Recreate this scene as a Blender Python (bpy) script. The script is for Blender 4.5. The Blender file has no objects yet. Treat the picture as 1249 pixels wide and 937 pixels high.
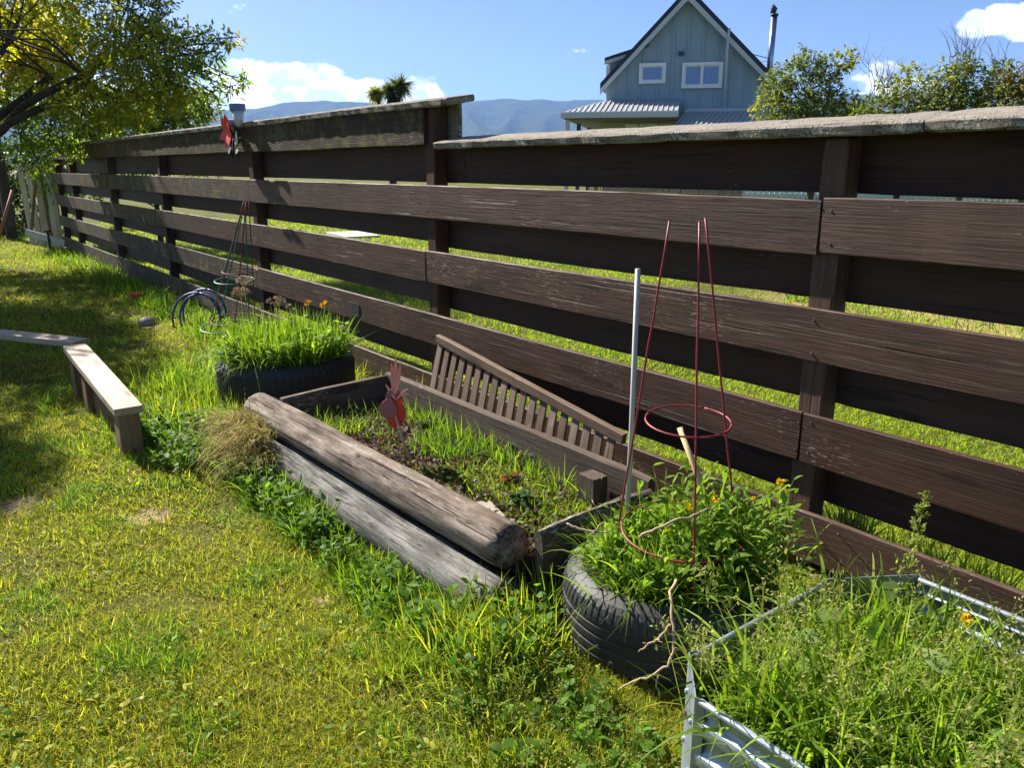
import bpy, math, random
import numpy as np
from mathutils import Vector, Matrix, noise as mnoise
random.seed(7); rng = np.random.default_rng(11)
S = bpy.context.scene
COL = S.collection
PI = math.pi

# ------------------------------------------------------------------ camera
# world: the fence front stands on y = 0 and runs along x; the camera stands on the lawn side (y < 0)
F, PITCH, CH, CY = 970.0, math.atan(265 / 970.0), 1.56, -2.669
VA = math.pi + math.atan((-150 - 624.5) / (F / math.cos(PITCH)))
FW = Vector((math.cos(VA) * math.cos(PITCH), math.sin(VA) * math.cos(PITCH), -math.sin(PITCH)))
FH = Vector((math.cos(VA), math.sin(VA), 0))
RT = Vector((math.sin(VA), -math.cos(VA), 0))
UP = RT.cross(FW)
CAM = Vector((0, CY, CH))
cd = bpy.data.cameras.new('camera'); cam = bpy.data.objects.new('camera', cd); COL.objects.link(cam)
cam.matrix_world = Matrix(((RT.x, UP.x, -FW.x, CAM.x), (RT.y, UP.y, -FW.y, CAM.y), (RT.z, UP.z, -FW.z, CAM.z), (0, 0, 0, 1)))
cd.sensor_width = 36; cd.lens = F / 1249 * 36; cd.clip_end = 30000; cd.clip_start = 0.05
S.camera = cam

def ray(u, v): return RT * (u - 624.5) + UP * (468.5 - v) + FW * F
def at(u, v, d):                       # a point of the place seen at (u, v), d metres deep
    return CAM + ray(u, v) * (d / F)
def onz(u, v, z=0.0):
    r = ray(u, v); return CAM + r * ((z - CAM.z) / r.z)
def ony(u, v, y=0.0):
    r = ray(u, v); return CAM + r * ((y - CAM.y) / r.y)

# ------------------------------------------------------------------ objects
def tag(o, label=None, cat=None, group=None, kind=None):
    if label: o['label'] = label
    if cat: o['category'] = cat
    if group: o['group'] = group
    if kind: o['kind'] = kind
    return o
WM = {}
def thing(name, loc, label, cat, group=None, rotz=0.0):
    o = bpy.data.objects.new(name, None); COL.objects.link(o)
    M = Matrix.Translation(Vector(loc)) @ Matrix.Rotation(rotz, 4, 'Z')
    o.matrix_basis = M; WM[o.name] = M; o.empty_display_size = .1
    return tag(o, label, cat, group)
def link(name, me, mat, parent=None, M=None):
    if mat is not None: me.materials.append(mat)
    o = bpy.data.objects.new(name, me); COL.objects.link(o)
    M = M or Matrix.Identity(4); WM[o.name] = M
    if parent is not None:
        o.parent = parent; o.matrix_basis = WM[parent.name].inverted() @ M
    else: o.matrix_basis = M
    return o
def copy_tree(o, parent=None):
    c = o.copy(); COL.objects.link(c)
    if parent is not None: c.parent = parent
    for ch in list(o.children): copy_tree(ch, c)
    return c

class MB:
    def __init__(s): s.v = []; s.f = []
    def add(s, vs, fs):
        n = len(s.v); s.v += [tuple(p) for p in vs]; s.f += [tuple(i + n for i in f) for f in fs]
    def box(s, c, d, R=None):
        vs = []
        for x in (-.5, .5):
            for y in (-.5, .5):
                for z in (-.5, .5):
                    p = Vector((x * d[0], y * d[1], z * d[2]))
                    if R is not None: p = R @ p
                    vs.append(Vector(c) + p)
        s.add(vs, [(0, 1, 3, 2), (4, 6, 7, 5), (0, 4, 5, 1), (2, 3, 7, 6), (0, 2, 6, 4), (1, 5, 7, 3)])
    def tube(s, pts, rad, n=8, cap=True):
        pts = [Vector(p) for p in pts]
        if not hasattr(rad, '__len__'): rad = [rad] * len(pts)
        T = [(pts[min(i + 1, len(pts) - 1)] - pts[max(i - 1, 0)]).normalized() for i in range(len(pts))]
        a = Vector((0, 0, 1)) if abs(T[0].z) < .9 else Vector((1, 0, 0))
        X = T[0].cross(a).normalized(); vs = []; fs = []
        for i, p in enumerate(pts):
            X = (X - T[i] * X.dot(T[i])).normalized(); Yv = T[i].cross(X)
            for k in range(n):
                t = 2 * PI * k / n; vs.append(p + (X * math.cos(t) + Yv * math.sin(t)) * rad[i])
        for i in range(len(pts) - 1):
            for k in range(n):
                k2 = (k + 1) % n; fs.append((i * n + k, i * n + k2, (i + 1) * n + k2, (i + 1) * n + k))
        if cap:
            fs.append(tuple(range(n))[::-1]); m = (len(pts) - 1) * n; fs.append(tuple(range(m, m + n)))
        s.add(vs, fs)
    def ring(s, c, R, r, n=48, m=8, nrm=(0, 0, 1), a0=0, a1=2 * PI):
        nrm = Vector(nrm).normalized(); a = Vector((1, 0, 0)) if abs(nrm.x) < .9 else Vector((0, 1, 0))
        X = nrm.cross(a).normalized(); Yv = nrm.cross(X)
        s.tube([Vector(c) + (X * math.cos(t) + Yv * math.sin(t)) * R for t in np.linspace(a0, a1, n)], r, m)
    def poly(s, pts, ext):               # flat outline with a thickness vector
        pts = [Vector(p) for p in pts]; e = Vector(ext); n = len(pts)
        s.add(pts + [p + e for p in pts], [tuple(range(n))[::-1], tuple(range(n, 2 * n))] + [(i, (i + 1) % n, n + (i + 1) % n, n + i) for i in range(n)])
    def mesh(s, name, smooth=False):
        me = bpy.data.meshes.new(name); me.from_pydata([tuple(p) for p in s.v], [], s.f); me.update()
        import bmesh
        b = bmesh.new(); b.from_mesh(me); bmesh.ops.recalc_face_normals(b, faces=b.faces); b.to_mesh(me); b.free()
        if smooth: me.polygons.foreach_set('use_smooth', [True] * len(me.polygons))
        return me
    def build(s, name, mat, parent=None, M=None, smooth=False, off=None):
        if off is not None: s.v = [tuple(Vector(p) - Vector(off)) for p in s.v]; M = Matrix.Translation(Vector(off))
        return link(name, s.mesh(name, smooth), mat, parent, M)

def frame(p0, p1, up=(0, 0, 1)):       # local x from p0 to p1, local z near up
    p0 = Vector(p0); p1 = Vector(p1); x = (p1 - p0).normalized(); u = Vector(up)
    if abs(x.dot(u)) > .98: u = Vector((0, 1, 0))
    y = u.cross(x).normalized(); z = x.cross(y)
    return Matrix(((x.x, y.x, z.x, p0.x), (x.y, y.y, z.y, p0.y), (x.z, y.z, z.z, p0.z), (0, 0, 0, 1)))
def beam(name, p0, p1, w, h, mat, parent=None, up=(0, 0, 1), bev=.004, seg=None, jit=.0015, warp=0.0):
    # sawn timber: axis p0 -> p1, w across, h along 'up'; chamfered, slightly uneven edges
    M = frame(p0, p1, up); L = (Vector(p1) - Vector(p0)).length
    seg = seg or max(2, min(60, int(L / .12)))
    prof = [(-w/2 + bev, -h/2), (w/2 - bev, -h/2), (w/2, -h/2 + bev), (w/2, h/2 - bev), (w/2 - bev, h/2), (-w/2 + bev, h/2), (-w/2, h/2 - bev), (-w/2, -h/2 + bev)]
    vs = []; fs = []; sd = random.random() * 100
    for i in range(seg + 1):
        x = L * i / seg
        wz = warp * mnoise.noise(Vector((x * .6, sd, 0))); wy = warp * mnoise.noise(Vector((x * .6, sd, 9)))
        sq = bev if i in (0, seg) else 0
        for k, (a, b) in enumerate(prof):
            j = jit * mnoise.noise(Vector((x * 9, k * 3.1 + sd, 2))) * 1.6
            j2 = jit * mnoise.noise(Vector((x * 9, k * 3.1 + sd, 7))) * 1.6
            vs.append((x, a * (1 - sq / w) + wy + j, b * (1 - sq / h) + wz + j2))
    for i in range(seg):
        for k in range(8): fs.append((i*8 + k, i*8 + (k + 1) % 8, i*8 + 8 + (k + 1) % 8, i*8 + 8 + k))
    fs += [tuple(range(8))[::-1], tuple(range(seg * 8, seg * 8 + 8))]
    m = MB(); m.add(vs, fs)
    return m.build(name, mat, parent, M)

# ------------------------------------------------------------------ materials
def lin(r, g, b):
    f = lambda c: (c / 255 / 12.92) if c <= 10 else ((c / 255 + .055) / 1.055) ** 2.4
    return (f(r), f(g), f(b), 1)
class NT:
    def __init__(s, name):
        s.m = bpy.data.materials.new(name); s.m.use_nodes = True; s.t = s.m.node_tree; s.t.nodes.clear()
        s.out = s.n('ShaderNodeOutputMaterial')
    def n(s, ty, **k):
        nd = s.t.nodes.new(ty)
        for a, b in k.items(): setattr(nd, a, b)
        return nd
    def l(s, a, b): s.t.links.new(a, b)
    def set(s, sock, v):
        if hasattr(v, 'is_linked'): s.l(v, sock)
        else: sock.default_value = v
    def noise(s, vec, scale, detail=4, rough=.55, dist=0):
        n = s.n('ShaderNodeTexNoise'); s.l(vec, n.inputs['Vector']); n.inputs['Scale'].default_value = scale
        n.inputs['Detail'].default_value = detail; n.inputs['Roughness'].default_value = rough; n.inputs['Distortion'].default_value = dist
        return n.outputs['Fac']
    def ramp(s, fac, stops, interp='LINEAR'):
        n = s.n('ShaderNodeValToRGB'); s.l(fac, n.inputs[0]); e = n.color_ramp.elements; n.color_ramp.interpolation = interp
        while len(e) < len(stops): e.new(.5)
        for i, (p, c) in enumerate(stops): e[i].position = p; e[i].color = c if hasattr(c, '__len__') else (c, c, c, 1)
        return n.outputs[0]
    def mix(s, fac, a, b, mode='MIX'):
        n = s.n('ShaderNodeMix', data_type='RGBA', blend_type=mode); s.set(n.inputs[0], fac); s.set(n.inputs[6], a); s.set(n.inputs[7], b)
        return n.outputs[2]
    def math(s, op, a, b=0.0, c=0.0, clamp=False):
        n = s.n('ShaderNodeMath', operation=op); n.use_clamp = clamp
        for i, v in enumerate((a, b, c)): s.set(n.inputs[i], v)
        return n.outputs[0]
    def mapping(s, vec, scale=(1, 1, 1), rot=(0, 0, 0), loc=(0, 0, 0)):
        n = s.n('ShaderNodeMapping'); s.l(vec, n.inputs[0]); n.inputs['Scale'].default_value = scale; n.inputs['Rotation'].default_value = rot; n.inputs['Location'].default_value = loc
        return n.outputs[0]
    def objco(s, rand=True):
        tc = s.n('ShaderNodeTexCoord').outputs['Object']
        if not rand: return tc
        oi = s.n('ShaderNodeObjectInfo').outputs['Random']
        v = s.n('ShaderNodeVectorMath', operation='MULTIPLY_ADD'); cx = s.n('ShaderNodeCombineXYZ')
        for i in range(3): s.l(oi, cx.inputs[i])
        s.l(cx.outputs[0], v.inputs[0]); v.inputs[1].default_value = (37, 53, 71); s.l(tc, v.inputs[2])
        return v.outputs[0]
    def geo(s): return s.n('ShaderNodeNewGeometry')
    def bump(s, h, strength=.5, dist=.01, nrm=None):
        n = s.n('ShaderNodeBump'); s.l(h, n.inputs['Height']); n.inputs['Strength'].default_value = strength; n.inputs['Distance'].default_value = dist
        if nrm is not None: s.l(nrm, n.inputs['Normal'])
        return n.outputs[0]
    def bsdf(s, col, rough=.6, spec=.4, metal=0.0, nrm=None):
        p = s.n('ShaderNodeBsdfPrincipled'); s.set(p.inputs['Base Color'], col); s.set(p.inputs['Roughness'], rough)
        p.inputs['Specular IOR Level'].default_value = spec; s.set(p.inputs['Metallic'], metal)
        if nrm is not None: s.l(nrm, p.inputs['Normal'])
        return p
    def done(s, sh): s.l(sh, s.out.inputs[0]); return s.m

def wood(name, c1, c2, fleck=None, fleck_amt=.0, crack=.5, bump=.5, rough=.75, moss=None, gs=1.0, spec=.25):
    t = NT(name); v = t.objco()
    g = t.noise(t.mapping(v, (1.6*gs, 34*gs, 34*gs)), 2.2, 8, .68, .4)
    big = t.noise(t.mapping(v, (.8, 3, 3)), 2.0, 4, .6)
    wob = t.noise(t.mapping(v, (.9*gs, 60*gs, 60*gs)), 3, 3, .5, 1.2)
    col = t.ramp(t.math('MULTIPLY_ADD', big, .45, t.math('MULTIPLY', g, .6)), [(.28, c1), (.75, c2)])
    ck = t.ramp(t.noise(t.mapping(v, (.55*gs, 46*gs, 46*gs)), 1.7, 3, .5, .25), [(.30, 0.0), (.36, 1.0)])
    dark = tuple(x * .25 for x in c1[:3]) + (1,)
    rv = t.n('ShaderNodeObjectInfo').outputs['Random']; br = t.n('ShaderNodeHueSaturation'); t.l(t.math('MULTIPLY_ADD', rv, .5, .76), br.inputs['Value']); t.l(t.math('MULTIPLY_ADD', rv, -.25, 1.08), br.inputs['Saturation']); t.l(col, br.inputs['Color']); col = br.outputs[0]
    kn = t.n('ShaderNodeTexVoronoi'); t.l(t.mapping(v, (1.5, 8, 8)), kn.inputs['Vector']); kn.inputs['Scale'].default_value = 1.0
    kd = kn.outputs['Distance']; kr = t.math('MULTIPLY_ADD', t.math('SINE', t.math('MULTIPLY', kd, 60)), .25, .75)
    km = t.ramp(kd, [(.10, 1.0), (.24, 0.0)]); col = t.mix(t.math('MULTIPLY', km, t.math('MULTIPLY', kr, .75)), col, dark)
    if crack: col = t.mix(t.math('MULTIPLY', t.math('SUBTRACT', 1.0, ck), crack), col, dark)
    if fleck:
        fk = t.ramp(t.math('MULTIPLY', t.noise(t.mapping(v, (9, 60, 60)), 2.5, 5, .7), t.math('ADD', .45, t.math('MULTIPLY', t.noise(v, 2.3, 2), 1.1))), [(.62 - fleck_amt, 0.0), (.68 - fleck_amt, 1.0)])
        col = t.mix(t.math('MULTIPLY', fk, .8), col, fleck)
    if moss:
        ms = t.ramp(t.noise(v, 6, 6, .7), [(.5, 0.0), (.62, 1.0)]); col = t.mix(t.math('MULTIPLY', ms, .7), col, moss)
    h = t.math('ADD', t.math('MULTIPLY', g, .6), t.math('ADD', t.math('MULTIPLY', wob, .4), t.math('MULTIPLY', ck, .6)))
    return t.done(t.bsdf(col, rough, spec, 0, t.bump(h, bump, .006)).outputs[0])

def lichen_cap():
    t = NT('lichened_timber'); v = t.objco()
    g = t.noise(t.mapping(v, (2, 30, 30)), 2.5, 8, .7, .3)
    col = t.ramp(g, [(.3, lin(60, 52, 44)), (.7, lin(168, 158, 142))])
    sp = t.n('ShaderNodeTexVoronoi'); t.l(v, sp.inputs['Vector']); sp.inputs['Scale'].default_value = 70
    patch = t.noise(v, 9, 5, .65)
    li = t.ramp(t.math('SUBTRACT', patch, t.math('MULTIPLY', sp.outputs['Distance'], .35)), [(.36, 0.0), (.42, 1.0)])
    lic = t.mix(t.noise(v, 50, 3), lin(112, 114, 104), lin(196, 198, 188))
    col = t.mix(t.math('MULTIPLY', li, .85), col, lic)
    sz = t.n('ShaderNodeSeparateXYZ'); t.l(t.objco(False), sz.inputs[0]); top = t.math('MULTIPLY', t.math('SUBTRACT', sz.outputs[2], .012), 160, 0, True)
    worn = t.mix(g, lin(92, 84, 76), lin(182, 172, 158)); col = t.mix(t.math('MULTIPLY', top, .8), col, worn)
    moss = t.ramp(t.noise(v, 14, 5, .7), [(.58, 0.0), (.66, 1.0)])
    col = t.mix(t.math('MULTIPLY', moss, .8), col, lin(46, 46, 30))
    h = t.math('ADD', g, t.math('MULTIPLY', li, .9))
    return t.done(t.bsdf(col, .9, .15, 0, t.bump(t.math('ADD', h, t.math('MULTIPLY', t.noise(v, 120, 4), .5)), .9, .008)).outputs[0])

def log_mat(name, c1, c2, cdark):
    t = NT(name); v = t.objco()
    g = t.noise(t.mapping(v, (1.2, 26, 26)), 2.5, 8, .7, .3)
    patch = t.noise(t.mapping(v, (1.4, 4, 4)), 3, 5, .65)
    col = t.ramp(t.math('MULTIPLY_ADD', patch, .6, t.math('MULTIPLY', g, .45)), [(.38, cdark), (.5, c1), (.68, c2)])
    ck = t.ramp(t.noise(t.mapping(v, (.5, 16, 16)), 2.2, 3, .5, .5), [(.33, 0.0), (.38, 1.0)])
    ck2 = t.ramp(t.noise(t.mapping(v, (2.2, 40, 40)), 2.2, 2, .5, .3), [(.33, 0.0), (.4, 1.0)])
    ckk = t.math('MULTIPLY', ck, t.math('ADD', .4, t.math('MULTIPLY', ck2, .6)))
    col = t.mix(t.math('SUBTRACT', 1.0, ckk), col, lin(38, 30, 24))
    sp = t.ramp(t.noise(v, 95, 4, .7), [(.6, 0.0), (.68, 1.0)])
    col = t.mix(t.math('MULTIPLY', sp, t.ramp(patch, [(.45, 0.0), (.6, .8)])), col, lin(205, 200, 188))
    h = t.math('ADD', t.math('MULTIPLY', g, .4), t.math('MULTIPLY', ckk, .9))
    return t.done(t.bsdf(col, .85, .15, 0, t.bump(h, .8, .01)).outputs[0])

def plain(name, c, rough=.6, spec=.4, metal=0.0, var=.15, bump=.1, sc=20, rvar=0.0):
    t = NT(name); v = t.objco(False); n = t.noise(v, sc, 5, .6)
    col = t.mix(n, tuple(x * (1 - var) for x in c[:3]) + (1,), tuple(min(1, x * (1 + var)) for x in c[:3]) + (1,))
    r = t.math('ADD', rough - rvar / 2, t.math('MULTIPLY', n, rvar)) if rvar else rough
    return t.done(t.bsdf(col, r, spec, metal, t.bump(n, bump, .004)).outputs[0])

def foliage(name, trans=.52, rough=.6, spec=.18, tmul=(1.25, 1.3, .55)):
    t = NT(name); a = t.n('ShaderNodeAttribute', attribute_name='tint').outputs['Color']
    oc = t.objco(False); k = t.noise(oc, 60, 3, .6)
    col = t.mix(t.math('MULTIPLY', k, .35), a, t.mix(1.0, a, (.55, .62, .5, 1), 'MULTIPLY'))
    p = t.bsdf(col, rough, spec)
    tr = t.n('ShaderNodeBsdfTranslucent'); t.l(t.mix(1.0, col, tmul + (1,), 'MULTIPLY'), tr.inputs[0])
    m = t.n('ShaderNodeMixShader'); m.inputs[0].default_value = trans; t.l(p.outputs[0], m.inputs[1]); t.l(tr.outputs[0], m.inputs[2])
    return t.done(m.outputs[0])

M = {}
M['board'] = wood('stained_board', lin(36, 24, 18), lin(96, 67, 52), lin(160, 142, 126), -.055, .65, .7, .6)
M['back_board'] = wood('shaded_stain_board', lin(48, 34, 26), lin(86, 61, 48), lin(140, 128, 116), -.12, .45, .5, .65)
M['board_mossy'] = wood('mossy_stained_board', lin(42, 32, 24), lin(82, 64, 48), lin(150, 140, 120), -.03, .5, .7, .75, lin(104, 100, 44))
M['post'] = wood('stained_post', lin(50, 35, 27), lin(104, 74, 58), lin(130, 110, 95), -.06, .4, .6, .7)
M['cap'] = lichen_cap()
M['log_up'] = log_mat('weathered_log', lin(108, 94, 83), lin(160, 147, 134), lin(64, 53, 45))
M['log_low'] = log_mat('grey_weathered_log', lin(98, 95, 90), lin(146, 143, 137), lin(52, 48, 44))
M['bed_board'] = wood('old_bed_board', lin(48, 39, 33), lin(108, 92, 78), lin(180, 170, 155), -.04, .6, .7, .85)
M['pale_wood'] = wood('pale_new_timber', lin(134, 114, 96), lin(186, 164, 142), None, 0, .12, .2, .6, gs=.8)
M['brown_wood'] = wood('bench_leg_timber', lin(84, 62, 40), lin(138, 106, 70), None, 0, .25, .35, .7)
M['slat'] = wood('weathered_slat', lin(78, 62, 50), lin(134, 110, 90), lin(170, 150, 130), -.05, .35, .4, .75)
M['paling'] = wood('pale_paling', lin(130, 118, 90), lin(206, 196, 164), None, 0, .25, .3, .8)
M['red_metal'] = plain('red_coated_wire', lin(132, 36, 42), .5, .5, 0, .3)
M['green_metal'] = plain('green_coated_wire', lin(30, 120, 84), .45, .5)
M['grey_rod'] = plain('grey_plastic_rod', lin(176, 178, 172), .5, .4, 0, .12)
M['tan_cane'] = plain('pale_cane', lin(196, 170, 120), .6, .3)
M['soil'] = plain('garden_soil', lin(52, 40, 30), .95, .1, 0, .5, 1.0, 40)
M['blue_plastic'] = plain('blue_hose_plastic', lin(44, 54, 128), .5, .5)
M['orange_clay'] = plain('terracotta', lin(170, 84, 46), .8, .2)
M['stone'] = plain('grey_stone', lin(150, 140, 128), .9, .2, 0, .3, .6, 18)
M['dark_metal'] = plain('dark_metal', lin(40, 38, 38), .5, .5, .6)
M['foliage'] = foliage('grass_blades')
M['leaf'] = foliage('tree_leaves', .66, .42, .4, (1.5, 1.45, .6))
M['bark'] = wood('tree_bark', lin(46, 40, 34), lin(96, 86, 76), lin(150, 150, 135), -.03, .5, .9, .95)
M['dry'] = foliage('dry_stems', .2, .8, .1, (1.1, 1.0, .8))

# ------------------------------------------------------------------ foliage meshes (numpy)
def npmesh(name, V, Q, C):
    me = bpy.data.meshes.new(name)
    me.vertices.add(len(V)); me.vertices.foreach_set('co', V.astype(np.float32).ravel())
    me.loops.add(Q.size); me.loops.foreach_set('vertex_index', Q.astype(np.int32).ravel())
    me.polygons.add(len(Q)); me.polygons.foreach_set('loop_start', np.arange(0, Q.size, 4, dtype=np.int32))
    try: me.polygons.foreach_set('loop_total', np.full(len(Q), 4, dtype=np.int32))
    except Exception: pass
    a = me.color_attributes.new('tint', 'FLOAT_COLOR', 'POINT')
    c4 = np.ones((len(V), 4), np.float32); c4[:, :3] = C; a.data.foreach_set('color', c4.ravel())
    me.update(calc_edges=True); me.validate()
    return me
class FB:                               # collects blades / leaves
    def __init__(s): s.V = []; s.Q = []; s.C = []; s.n = 0
    def blades(s, P, D, L, W, bend, C, seg=3, prof='grass', roll=None, fold=None):
        P = np.asarray(P, float); N = len(P)
        if N == 0: return
        D = np.asarray(D, float); D = D / (np.linalg.norm(D, axis=1, keepdims=True) + 1e-9)
        L = np.broadcast_to(L, (N,)); W = np.broadcast_to(W, (N,)); bend = np.broadcast_to(bend, (N,)); C = np.broadcast_to(C, (N, 3))
        t = np.linspace(0, 1, seg + 1)
        pts = P[:, None] + D[:, None] * (L[:, None] * t)[..., None]
        pts[..., 2] -= (bend * L)[:, None] * t ** 2
        side = np.cross(D, np.array([0, 0, 1.0])); ln = np.linalg.norm(side, axis=1, keepdims=True)
        rnd = rng.normal(size=(N, 3)); rnd[:, 2] = 0
        side = np.where(ln < .15, rnd, side); side /= np.linalg.norm(side, axis=1, keepdims=True) + 1e-9
        if roll is None: roll = rng.normal(0, .5, N)
        s2 = np.cross(D, side); side = side * np.cos(roll)[:, None] + s2 * np.sin(roll)[:, None]
        if prof == 'grass': w = np.clip(1.0 - t ** 1.8, .06, 1) * (0.7 + .3 * np.minimum(1, t * 4))
        elif prof == 'stem': w = 1.0 - .5 * t
        else: w = np.sin(PI * np.clip(t, 0, 1) ** .8) * .97 + .05
        off = side[:, None] * (W[:, None] * w * .5)[..., None]
        V = np.stack([pts - off, pts + off], 2).reshape(-1, 3)
        b = np.arange(N)[:, None] * (2 * (seg + 1)) + np.arange(seg)[None] * 2
        Q = np.stack([b, b + 1, b + 3, b + 2], -1).reshape(-1, 4) + s.n
        s.V.append(V); s.Q.append(Q); s.C.append(np.repeat(C, 2 * (seg + 1), 0)); s.n += len(V)
    def build(s, name, mat, parent=None, off=None):
        V = np.concatenate(s.V); Mx = None
        if off is not None: V = V - np.array(off); Mx = Matrix.Translation(Vector(off))
        return link(name, npmesh(name, V, np.concatenate(s.Q), np.concatenate(s.C)), mat, parent, Mx)
def dirs(N, tilt_mu, tilt_sd, az=None, az_sd=None):
    a = rng.uniform(0, 2 * PI, N) if az is None else rng.normal(az, az_sd, N)
    t = np.abs(rng.normal(tilt_mu, tilt_sd, N))
    return np.stack([np.sin(t) * np.cos(a), np.sin(t) * np.sin(a), np.cos(t)], 1)
def sphere(N):
    d = rng.normal(size=(N, 3)); return d / np.linalg.norm(d, axis=1, keepdims=True)
def pick(pal, N, jit=.18):
    p = np.array(pal)[rng.integers(0, len(pal), N)]
    return np.clip(p * (1 + rng.normal(0, jit, (N, 1))), .004, .9)
G_LAWN = [(.375, .385, .03), (.45, .42, .038), (.30, .345, .03), (.51, .45, .066), (.24, .31, .03)]
G_DRY = [(.46, .38, .14), (.38, .30, .11), (.54, .43, .21)]
G_LUSH = [(.13, .25, .02), (.17, .29, .024), (.10, .20, .02), (.22, .31, .03)]
G_LEAF = [(.12, .235, .026), (.16, .28, .032), (.095, .19, .024)]
G_LIME = [(.25, .36, .03), (.30, .385, .045), (.19, .31, .03)]

def hgt(x, y):                          # slight unevenness of the lawn
    x = np.asarray(x, float); y = np.asarray(y, float)
    return .012 * np.sin(x * 2.3 + 1.3 * np.sin(y * 1.7)) + .010 * np.sin(y * 3.1 + x * 1.1) + .006 * np.sin(x * 6.1 - y * 4.7)
def vnoise(x, y, s, seed=0.0):          # cheap smooth noise for patches
    return np.array([mnoise.noise(Vector((a * s, b * s, seed))) for a, b in zip(x, y)])

# ------------------------------------------------------------------ light and sky
SUN_EL, SUN_AZ = math.radians(38), math.radians(180 + 8)      # towards the sun: along the fence, a touch to the lawn side
SD = Vector((math.cos(SUN_AZ) * math.cos(SUN_EL), math.sin(SUN_AZ) * math.cos(SUN_EL), math.sin(SUN_EL)))
ld = bpy.data.lights.new('sun', 'SUN'); ld.energy = 5.0; ld.angle = math.radians(.53); ld.color = (1.0, .95, .86)
lo = bpy.data.objects.new('sun', ld); COL.objects.link(lo); lo.rotation_euler = SD.to_track_quat('Z', 'Y').to_euler(); lo.location = (0, 0, 30)

W = bpy.data.worlds.new('World'); S.world = W; W.use_nodes = True
wt = W.node_tree; wt.nodes.clear()
def wn(ty, **k):
    n = wt.nodes.new(ty)
    for a, b in k.items(): setattr(n, a, b)
    return n
def wm(op, a, b=0.0, c=0.0, clamp=False):
    n = wn('ShaderNodeMath', operation=op); n.use_clamp = clamp
    for i, v in enumerate((a, b, c)):
        if hasattr(v, 'is_linked'): wt.links.new(v, n.inputs[i])
        else: n.inputs[i].default_value = v
    return n.outputs[0]
sky = wn('ShaderNodeTexSky', sky_type='NISHITA'); sky.sun_disc = False; sky.sun_elevation = SUN_EL
sky.sun_rotation = math.atan2(SD.x, SD.y); sky.altitude = 10; sky.air_density = .42; sky.dust_density = .5; sky.ozone_density = 2.2
tc = wn('ShaderNodeTexCoord').outputs['Generated']
def dotc(vec):
    n = wn('ShaderNodeVectorMath', operation='DOT_PRODUCT'); wt.links.new(tc, n.inputs[0]); n.inputs[1].default_value = vec; return n.outputs['Value']
fy = wm('MAXIMUM', dotc(FH), .05); cu = wm('DIVIDE', dotc(RT), fy); cw = wm('DIVIDE', dotc((0, 0, 1)), fy)
cx = wn('ShaderNodeCombineXYZ'); wt.links.new(wm('MULTIPLY', cu, 1.0), cx.inputs[0]); wt.links.new(wm('MULTIPLY', cw, 1.5), cx.inputs[1])
def cnoise(scale, det, rough, off=0.0):
    n = wn('ShaderNodeTexNoise'); n.inputs['Scale'].default_value = scale; n.inputs['Detail'].default_value = det; n.inputs['Roughness'].default_value = rough
    m = wn('ShaderNodeMapping'); wt.links.new(cx.outputs[0], m.inputs[0]); m.inputs['Location'].default_value = (off, off * .7, 3.1); wt.links.new(m.outputs[0], n.inputs['Vector']); return n.outputs['Fac']
nz = cnoise(16, 9, .58); nz2 = cnoise(16, 9, .58, .012)
mask = None
#        centre az, elev, half sizes, gain
for (u0, w0, su, sw, g) in ((-.28, .080, .125, .044, 1.3), (-.15, .080, .085, .026, 1.1), (.61, .166, .06, .026, 1.2), (.535, .158, .022, .016, .8), (.44, .095, .05, .03, .30), (-.62, .09, .2, .03, .8), (.85, .13, .14, .05, .9)):
    a = wm('DIVIDE', wm('SUBTRACT', cu, u0), su); b = wm('DIVIDE', wm('SUBTRACT', cw, w0), sw)
    r = wm('SUBTRACT', 1.0, wm('ADD', wm('MULTIPLY', a, a), wm('MULTIPLY', b, b)))
    r = wm('MULTIPLY', wm('MAXIMUM', r, -1.5), g)
    mask = r if mask is None else wm('MAXIMUM', mask, r)
dens = wm('MULTIPLY_ADD', wm('SUBTRACT', nz, .5), 3.3, wm('SUBTRACT', mask, .08))
alpha = wm('MULTIPLY', dens, 2.6, 0, True)
shade = wm('MULTIPLY_ADD', wm('SUBTRACT', nz, nz2), 9.0, .62, True)
cr = wn('ShaderNodeValToRGB'); wt.links.new(shade, cr.inputs[0]); e = cr.color_ramp.elements
e[0].position = .25; e[0].color = (8.5, 9.2, 10.4, 1); e[1].position = .8; e[1].color = (15.5, 15.2, 14.8, 1)
mx = wn('ShaderNodeMix', data_type='RGBA'); wt.links.new(wm('MULTIPLY', alpha, .93), mx.inputs[0]); wt.links.new(sky.outputs[0], mx.inputs[6]); wt.links.new(cr.outputs[0], mx.inputs[7])
bg = wn('ShaderNodeBackground'); bg.inputs[1].default_value = .06; wt.links.new(mx.outputs[2], bg.inputs[0])
wo = wn('ShaderNodeOutputWorld'); wt.links.new(bg.outputs[0], wo.inputs[0])
S.view_settings.view_transform = 'Standard'; S.view_settings.look = 'None'; S.view_settings.exposure = 1.52; S.view_settings.gamma = 1
S.view_settings.use_curve_mapping = False
S.cycles.use_denoising = True; S.cycles.max_bounces = 7; S.cycles.diffuse_bounces = 3; S.cycles.transmission_bounces = 4; S.cycles.transparent_max_bounces = 6
S.cycles.volume_bounces = 0; S.cycles.caustics_reflective = False; S.cycles.caustics_refractive = False

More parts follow.
